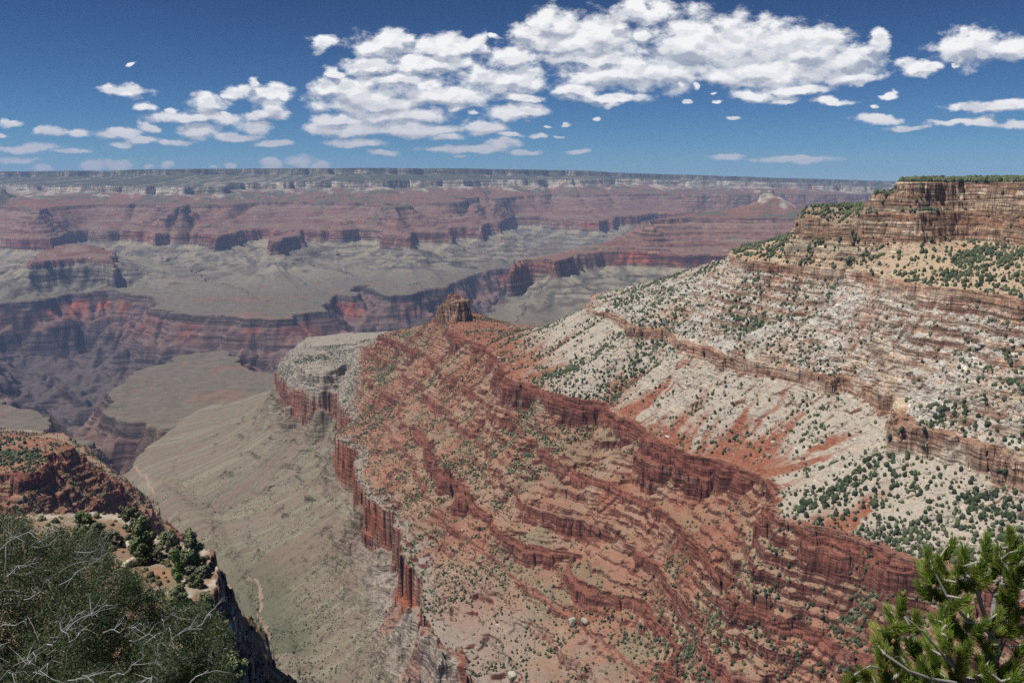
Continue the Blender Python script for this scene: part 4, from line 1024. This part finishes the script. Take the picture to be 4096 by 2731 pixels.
def low_scrub():
    r = np.random.default_rng(21); m = (OVIS & (OUT[3] > .5) & (OUT[4] < .5) & (OPX > 40) & (OPX < 262) & (OPY > 505)).ravel(); ids = np.where(m)[0]; i = r.choice(ids, 1300)
    p = np.stack([OUT[0].ravel()[i], OUT[1].ravel()[i], OUT[2].ravel()[i]], 1); sz = np.clip(r.lognormal(0, .4, 1300), .4, 2) * .95
    tn = np.array([(.10, .115, .065)]) * r.uniform(.6, 1.5, (1300, 1)) + r.random((1300, 1)) * np.array([(.03, .02, .015)])
    g = merged('low_scrub', p, sz, [bush_shape(I2, 90 + q, .8) for q in range(4)], r.integers(0, 4, 1300), tn, M_leaf, r.random(1300) * 6.28); g['kind'] = 'stuff'
low_scrub()
# boulders
def boulder(x, y, wpx, hpx, lab, seed, col, hitf, grp=None, tilt=0.0):
    p = Vector(hitf(x, y)); d = p.y * CP - p.z * SP
    r = np.random.default_rng(seed); bm = bmesh.new(); bmesh.ops.create_icosphere(bm, subdivisions=3, radius=.5)
    dirs = [Vector(r.normal(size=3)).normalized() for _ in range(9)]; cut = [r.uniform(.28, .42) for _ in dirs]
    for v in bm.verts:
        for q, c_ in zip(dirs, cut):
            e = v.co.dot(q)
            if e > c_: v.co -= q * (e - c_)
        v.co += Vector(r.normal(size=3)) * .008
    bm.verts.ensure_lookup_table()
    V = np.array([v.co[:] for v in bm.verts]); F = np.array([[q.index for q in f.verts] for f in bm.faces]); bm.free()
    V *= np.array((wpx * d / FPX, wpx * d / FPX * .8, hpx * d / FPX)) * 1.25
    o = quick_mesh('boulder', V, F, np.repeat(np.array([col]), len(V), 0), M_stone)
    o.location = p + Vector((0, 0, hpx * d / FPX * .30)); o.rotation_euler = (0, tilt, r.uniform(0, 6))
    tag(o, lab, 'boulder', grp)
G1 = 'pale fallen boulders on the red ridge'
boulder(572, 624, 9, 9, 'big pale rounded boulder, left one of two side by side low on the red ridge', 1, (.42, .39, .31), hit, G1)
boulder(585, 622, 8, 6, 'flat pale boulder, right one of two side by side low on the red ridge', 2, (.42, .38, .30), hit, G1, .3)
boulder(512, 679, 9, 10, 'lone pale boulder at the bottom edge among green bushes', 3, (.44, .41, .33), hit, G1)
G2_ = 'pale boulders on the near outcrop'
boulder(130, 566, 13, 9, 'long pale tilted slab of rock on the left of the outcrop', 4, (.46, .40, .31), hit_out, G2_, -.45)
boulder(186, 571, 5, 5, 'white blocky rock in the middle of the outcrop beside the cone juniper', 5, (.5, .46, .38), hit_out, G2_)
boulder(182, 582, 9, 5, 'knobbly pale rock pile at the left end of the flat shelf', 6, (.46, .41, .33), hit_out, G2_)
boulder(128, 545, 10, 5, 'pale rock ledge under the largest tree near the back of the outcrop', 7, (.46, .42, .34), hit_out, G2_)
boulder(151, 534, 6, 10, 'grey white layered rock tower at the back corner of the outcrop', 8, (.40, .36, .30), hit_out, G2_)

# ground under the viewer: the rim, sloping away below the frame
def rim():
    xs = np.linspace(-22, 22, 120); ys = np.linspace(-8, 46, 150); X, Y = np.meshgrid(xs, ys, indexing='ij')
    Z = -1.7 - np.maximum(Y - 0.8, 0) * 0.84 + fbm(X * 10, Y * 10, 22, 4, .55, 2) * .3 - 0.06 * np.abs(X)
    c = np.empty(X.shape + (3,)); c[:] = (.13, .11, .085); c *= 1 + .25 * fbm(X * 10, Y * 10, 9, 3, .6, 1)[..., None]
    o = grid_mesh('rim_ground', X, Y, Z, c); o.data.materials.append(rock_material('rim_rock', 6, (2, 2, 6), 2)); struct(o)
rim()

# ------------------------------------------------------------------ twiggy plants grown from a root toward points in their crown
def at_px(x, y, depth):
    dx, dy, dz = dirn(x, y); return np.array((dx * depth, dy * depth, dz * depth))
def grow(root_nodes, pts, straight=0.3, order_from=None):
    """join every crown point to the nearest wood already grown; returns nodes, parents"""
    N = [np.array(p, float) for p, _ in root_nodes]; par = [q for _, q in root_nodes]
    plen = [0.0]
    for i in range(1, len(N)): plen.append(plen[par[i]] + np.linalg.norm(N[i] - N[par[i]]))
    P = np.array(pts); o = np.argsort(np.linalg.norm(P - (order_from if order_from is not None else N[0]), axis=1)); P = P[o]
    A = np.zeros((len(N) + len(P) * 4, 3)); A[:len(N)] = N; Lh = np.zeros(len(A)); Lh[:len(N)] = plen; n = len(N)
    r = np.random.default_rng(11); tips = []
    for p in P:
        d = np.linalg.norm(A[:n] - p, axis=1); j = int(np.argmin(d + straight * Lh[:n]))
        seg = d[j]; m = 1 + (seg > .10) + (seg > .25) + (seg > .5); prev = j
        for q in range(1, m + 1):
            t = q / m; w = A[j] + (p - A[j]) * t
            if q < m: w = w + r.normal(size=3) * seg * .09
            A[n] = w; par.append(prev); Lh[n] = Lh[prev] + np.linalg.norm(A[n] - A[prev]); prev = n; n += 1
        tips.append(prev)
    return A[:n], par, tips
def radii(A, par, r0, expo=2.3, tip=1.0):
    w = np.zeros(len(A)); ch = np.zeros(len(A), int)
    for i, q in enumerate(par):
        if q is not None and q >= 0: ch[q] += 1
    for i in range(len(A) - 1, -1, -1):
        if ch[i] == 0: w[i] = tip
        q = par[i]
        if q is not None and q >= 0: w[q] += w[i]
    return r0 * (w / w.max()) ** (1 / expo)
def limbs(par, first, trunk=()):
    """which main limb each node belongs to"""
    own = [-1] * len(par)
    new = 100
    for i in range(len(par)):
        if i in first: own[i] = first[i]
        elif par[i] >= 0:
            own[i] = own[par[i]]
            if own[i] == -1 and i not in trunk: own[i] = new; new += 1
    return np.array(own)
def wood(A, par, rad, idx, sides):
    paths, rads = [], []
    for i in idx:
        q = par[i]
        if q < 0: continue
        mid_ = (A[i] + A[q]) / 2
        paths.append(np.array([A[q], mid_, A[i]])); rads.append(np.array([min(rad[q], rad[i] * 1.6), (rad[i] * 1.15), rad[i]]))
    return tube_np(paths, rads, sides)
def part_mesh(name, V, F, col, mat, parent, smooth=False):
    base = np.array(parent['_o']) if '_o' in parent.keys() else np.zeros(3)
    o = quick_mesh(name, V - base, F, col, mat, smooth); o.parent = parent; return o

# big grey green shrub, lower left
def big_shrub():
    root = at_px(-40, 800, 6.6)
    t = tag(empty('mountain_mahogany', root), 'large dense grey twigged shrub filling the lower left corner in front of the rocky outcrop', 'shrub')
    r = np.random.default_rng(5)
    edge = [(-40,500),(8,512),(26,520),(42,536),(62,524),(82,538),(100,530),(112,556),(128,566),(148,590),(160,585),(172,606),(196,600),(222,620),(232,640),(226,664),(236,690),(180,720),(-40,720)]
    E = np.array(edge, float)
    def inside(p):
        c = False; n = len(E)
        for i in range(n):
            a, b = E[i], E[(i + 1) % n]
            if (a[1] > p[1]) != (b[1] > p[1]) and p[0] < (b[0] - a[0]) * (p[1] - a[1]) / (b[1] - a[1]) + a[0]: c = not c
        return c
    pts = []
    while len(pts) < 3600:
        q = (r.uniform(-40, 240), r.uniform(498, 715))
        if inside(q):
            up = np.clip((q[1] - 500) / 200, 0, 1)
            cl_ = float(fbm(np.array([q[0]]), np.array([q[1]]), 46, 3, .6, 2)[0]); pts.append(at_px(q[0], q[1], 7.5 - 1.6 * up - cl_ * 1.3 + r.uniform(-.2, .9)))
    starts = [(root, -1)]; first = {}
    for j, (x, y) in enumerate([(0, 600), (40, 600), (80, 610), (120, 640), (160, 660), (60, 690), (10, 690)]):
        m = root + (at_px(x, y, 6.6) - root) * .45 + r.normal(size=3) * .05; starts.append((m, 0)); first[len(starts) - 1] = j
        starts.append((root + (at_px(x, y, 6.7) - root) * .8 + r.normal(size=3) * .06, len(starts) - 1))
    A, par, tips = grow(starts, pts, .12)
    rad = np.maximum(radii(A, par, .042, 1.85), .0015)
    for q in range(1, len(A)):
        if par[q] >= 0 and rad[q] < .006 and r.random() < .10: rad[q] = .0035
    own = limbs(par, first, {0}); tips = np.array(tips)
    for j in sorted(set(own.tolist()) - {-1}):
        idx = np.where(own == j)[0]; V, F = wood(A, par, rad, idx, 4)
        col = np.repeat(np.array([(.31, .315, .325)]), len(V), 0) * r.uniform(.7, 1.3, (len(V), 1))
        b = part_mesh('branch', V - root, F, col, M_bark, t)
        fine_ = idx[(rad[idx] < .006)]; tj = np.concatenate([tips[own[tips] == j], fine_[r.random(len(fine_)) < .35]])
        if len(tj) == 0: continue
        nl = 34; P = np.repeat(A[tj], nl, 0); par_t = np.array(par)[tj]; u = r.random(len(P))[:, None] ** 1.3
        P = P + (np.repeat(A[par_t], nl, 0) - P) * u * .8 + r.normal(size=P.shape) * .036
        d = r.normal(size=P.shape); d[:, 2] = np.abs(d[:, 2]) * .9 + .25; d /= np.linalg.norm(d, axis=1)[:, None]
        a = np.cross(d, r.normal(size=P.shape)); a /= np.linalg.norm(a, axis=1)[:, None]
        L_ = r.uniform(.007, .0125, len(P))[:, None]; w = L_ * .5
        bb = np.cross(d, a)
        V = np.stack([P, P + a * L_ + bb * w, P + a * L_ * 2, P + a * L_ - bb * w], 1).reshape(-1, 3)
        tint = np.array([(.074, .104, .050)]) * r.uniform(.4, 1.7, (len(P), 1)) + (r.random((len(P), 1)) < .02) * np.array([(.08, .05, .01)])
        lv = quick_mesh('leaves', V - root, np.arange(len(V)).reshape(-1, 4), np.repeat(tint, 4, 0), M_needle); lv.parent = b
    # bare silver branches reaching out past the leaves
    paths, rads = [], []
    for q in range(30):
        while True:
            p0 = (r.uniform(-20, 215), r.uniform(520, 690))
            if inside(p0) and inside((p0[0] + 14, p0[1] - 8)): break
        up = np.clip((p0[1] - 500) / 200, 0, 1); d0 = 7.0 - 1.6 * up - r.uniform(.1, .5)
        a = at_px(p0[0], p0[1], d0); ln = r.uniform(14, 62); an = r.uniform(.25, 1.15)
        b2 = at_px(p0[0] + ln * math.cos(an), p0[1] - ln * math.sin(an), d0 - r.uniform(0, .3)); m_ = (a + b2) / 2 + r.normal(size=3) * .05
        P = np.array([a + (m_ - a) * t * 2 if t < .5 else m_ + (b2 - m_) * (t * 2 - 1) for t in np.linspace(0, 1, 7)]) + r.normal(size=(7, 3)) * .009
        r1 = r.uniform(.002, .0048); paths.append(P); rads.append(np.linspace(r1, r1 * .25, 7))
        for z_ in range(r.integers(3, 8)):
            j0 = r.integers(2, 6); e = P[j0] + (b2 - a) * r.uniform(.15, .35) + r.normal(size=3) * .07
            paths.append(np.array([P[j0], (P[j0] + e) / 2 + r.normal(size=3) * .015, e])); rads.append(np.array([r1 * .5, r1 * .35, r1 * .15]))
    V, F = tube_np(paths, rads, 5)
    dead = quick_mesh('dead_twigs', V - root, F, np.repeat(np.array([(.36, .36, .37)]), len(V), 0) * r.uniform(.75, 1.2, (len(V), 1)), M_bark); dead.parent = t; dead['kind'] = 'stuff'; dead['label'] = 'bare silver grey dead twigs'
M_needle = leaf_material('green_leaf', 0.45, 0.0, 0.42)
big_shrub()

# pinyon pine, lower right
def pine():
    D0 = 4.1; root = at_px(985, 900, D0)
    t = tag(empty('pinyon_pine', root), 'bright green pine with long needles and pale grey limbs in the lower right corner', 'pine tree')
    r = np.random.default_rng(9)
    def cx(x, y): return 824 + x / 9.21, 512.5 + y / 9.21
    sk = {}
    nodes = [(root, -1)]
    def add(x, y, par_, dd=0.0): nodes.append((at_px(*cx(x, y), D0 + dd), par_)); return len(nodes) - 1
    n1 = add(1530, 1900, 0); n2 = add(1545, 1500, n1); n3 = add(1560, 1140, n2); n4 = add(1565, 940, n3); n5 = add(1570, 760, n4)
    trunk_n = {1, 2, 3, 4, 5}
    first = {}
    def limb(j, par_, pts):
        for q, (x, y, dd) in enumerate(pts):
            i = add(x, y, par_, dd)
            if q == 0: first[i] = j
            par_ = i
    limb(0, n5, [(1620, 560, .02), (1640, 440, .0), (1650, 330, .02)])
    limb(1, n3, [(1450, 860, -.05), (1410, 700, -.08), (1310, 570, -.1), (1235, 430, -.12)])
    limb(2, n4, [(1680, 900, .06), (1842, 790, .1), (1990, 640, .12)])
    limb(3, n3, [(1480, 1060, -.1), (1330, 1000, -.2), (1130, 760, -.2), (1030, 560, -.2)])
    limb(4, n2, [(1300, 1540, -.1), (1210, 1420, -.15), (1110, 1320, -.2), (900, 1080, -.25), (740, 950, -.25)])
    limb(5, n1, [(1250, 1570, -.15), (1000, 1530, -.25), (780, 1450, -.3), (560, 1300, -.3)])
    limb(6, n2, [(1680, 1150, .08), (1800, 1200, .12), (1900, 1260, .15)])
    limb(7, n1, [(1300, 1700, -.2), (700, 1640, -.3), (300, 1560, -.35)])
    T = [(1190,270),(1290,340),(960,360),(1050,430),(905,480),(870,660),(1000,690),(1120,710),(1500,240),(1720,170),(1780,290),(1830,340),(1500,430),(1450,570),(1350,570),(1560,570),(1700,530),(1800,490),(1800,630),(1180,570),(1280,490),(720,780),(590,890),(850,930),(680,960),(470,1050),(560,1090),(1090,890),(1180,950),(1310,790),(1330,890),(1000,970),(1130,1020),(1230,1060),(1150,1140),(480,1190),(560,1250),(660,1190),(780,1190),(860,1210),(960,1240),(1060,1250),(700,1310),(900,1360),(1000,1410),(620,1340),(1250,1260),(1340,1210),(1450,1190),(1560,1210),(1300,1360),(1480,1430),(1600,1460),(1700,1410),(1780,1330),(520,1430),(430,1480),(340,1450),(250,1510),(600,1510),(700,1470),(200,1550),(380,1550),(1180,1490),(1350,1510),(1500,1540),(1650,1550),(1760,1510),(1400,1060),(1480,1010),(1620,910),(1700,830),(1790,910),(1720,1010),(1820,1070),(1650,710),(1760,730),(1080,610),(1000,520),(1240,640),(1160,820),(1420,640),(1540,420),(1600,330),(1900,500),(1950,800),(1950,1000),(1900,1400),(800,1050),(640,1090),(940,1130),(1070,1100),(760,1400),(860,1480),(1040,1520),(940,1560),(1240,1420),(1420,1340),(1540,1320),(1880,1200),(300,1620),(500,1600),(800,1580)]
    pts = []
    for k_ in range(2):
        for (x, y) in T:
            jx = 0 if k_ == 0 else r.uniform(-60, 60); jy = 0 if k_ == 0 else r.uniform(10, 80)
            if k_ == 1 and (x < 700 or y < 1300): continue
            pts.append(at_px(*cx(x + jx, y + jy), D0 + r.uniform(-.28, .05) + k_ * .26))
    A, par, tips = grow(nodes, pts, .10)
    rad = np.maximum(radii(A, par, .036, 1.9), .0019)
    own = limbs(par, first, trunk_n | {0}); tips = np.array(tips)
    idx = [i for i in trunk_n]; V, F = wood(A, par, rad * 1.1, idx, 10)
    part_mesh('trunk', V - root, F, np.repeat(np.array([(.33, .305, .28)]), len(V), 0), M_bark, t, True)
    for j in sorted(set(own.tolist()) - {-1}):
        idx = np.array([i for i in np.where(own == j)[0] if i not in trunk_n and i > 0])
        if len(idx) == 0: continue
        V, F = wood(A, par, rad, idx, 7)
        b = part_mesh('branch', V - root, F, np.repeat(np.array([(.34, .315, .29)]), len(V), 0) * r.uniform(.8, 1.15, (len(V), 1)), M_bark, t, True)
        tj = tips[own[tips] == j]
        Vs, Cs = [], []
        for i in tj:
            tip = A[i]; back = A[par[i]]; ax = tip - back; ln = np.linalg.norm(ax); ax = ax / (ln + 1e-9)
            ax = ax * .6 + np.array((0, 0, .65)); ax /= np.linalg.norm(ax)
            n = 300; s = r.random(n) ** .8; base = tip - ax * (s * .10)[:, None] + r.normal(size=(n, 3)) * .003
            e1 = np.cross(ax, (0.3, .2, 1.)); e1 /= np.linalg.norm(e1); e2 = np.cross(ax, e1); ph = r.uniform(0, 6.28, n)
            rd_ = e1 * np.cos(ph)[:, None] + e2 * np.sin(ph)[:, None]
            spread = r.uniform(.45, 1.15, n) * (.55 + .6 * s); dr = ax * np.cos(spread)[:, None] + rd_ * np.sin(spread)[:, None]
            ln_ = r.uniform(.030, .048, n); w = .0012
            m_ = base + dr * (ln_ * .5)[:, None] ; end = base + dr * ln_[:, None] + ax * (ln_ * .16)[:, None]
            sd = np.cross(dr, r.normal(size=(n, 3))); sd /= np.linalg.norm(sd, axis=1)[:, None]; s2 = np.cross(dr, sd)
            quad = []
            for a_, b_ in ((sd, s2), (s2, sd)):
                quad += [np.stack([base - a_ * w, base + a_ * w, m_ + a_ * w, m_ - a_ * w], 1), np.stack([m_ - a_ * w, m_ + a_ * w, end + a_ * w * .4, end - a_ * w * .4], 1)]
            Vs.append(np.stack(quad, 1).reshape(-1, 3))
            hue = r.random()
            base_c = np.array((.30, .40, .085)) if hue > .18 else np.array((.44, .47, .13))
            tc = base_c * r.uniform(.6, 1.5, (n, 1)); dead = (r.random(n) < (.05 + .25 * (s > .8))); tc[dead] = (.26, .14, .045)
            Cs.append(np.repeat(tc, 16, 0))
        if Vs:
            V = np.concatenate(Vs); nd = quick_mesh('needles', V - root, np.arange(len(V)).reshape(-1, 4), np.concatenate(Cs), M_needle); nd.parent = b
    for (x, y) in [(1575, 690), (1180, 780), (1310, 770), (1015, 680), (1150, 1020), (1320, 1010), (1490, 510), (255, 1545), (735, 745), (640, 1180)]:
        p = at_px(*cx(x, y), D0 - .12); V, F = I2; q = V * np.array((.009, .009, .012)) * (1 + .22 * np.sign(np.sin(V[:, 2:3] * 11 + np.arctan2(V[:, 1:2], V[:, 0:1]) * 5)))
        cn = quick_mesh('cone', q + p - root, F, np.repeat(np.array([(.20, .125, .07)]), len(q), 0), M_bark); cn.parent = t
pine()
# ------------------------------------------------------------------ air
def add_haze():
    m = bpy.data.materials.new('haze_air'); m.use_nodes = True; nt = m.node_tree
    nt.nodes.remove(nt.nodes['Principled BSDF'])
    v = nt.nodes.new('ShaderNodeVolumePrincipled'); v.inputs['Color'].default_value = (0.42, 0.60, 1.0, 1); v.inputs['Density'].default_value = HAZE; v.inputs['Anisotropy'].default_value = 0.0
    nt.links.new(v.outputs[0], nt.nodes['Material Output'].inputs['Volume'])
    bm = bmesh.new(); bmesh.ops.create_cube(bm, size=1.0)
    for p in bm.verts: p.co = Vector((p.co.x * 34000, 12300 + p.co.y * 26000, -660 + p.co.z * 2300))
    me = bpy.data.meshes.new('haze'); bm.to_mesh(me); bm.free(); me.materials.append(m)
    o = bpy.data.objects.new('haze', me); C.objects.link(o); o['kind'] = 'stuff'
HAZE = 2.5e-5
add_haze()
sc.cycles.volume_bounces = 1
sc.cycles.max_bounces = 6
sc.cycles.use_denoising = False
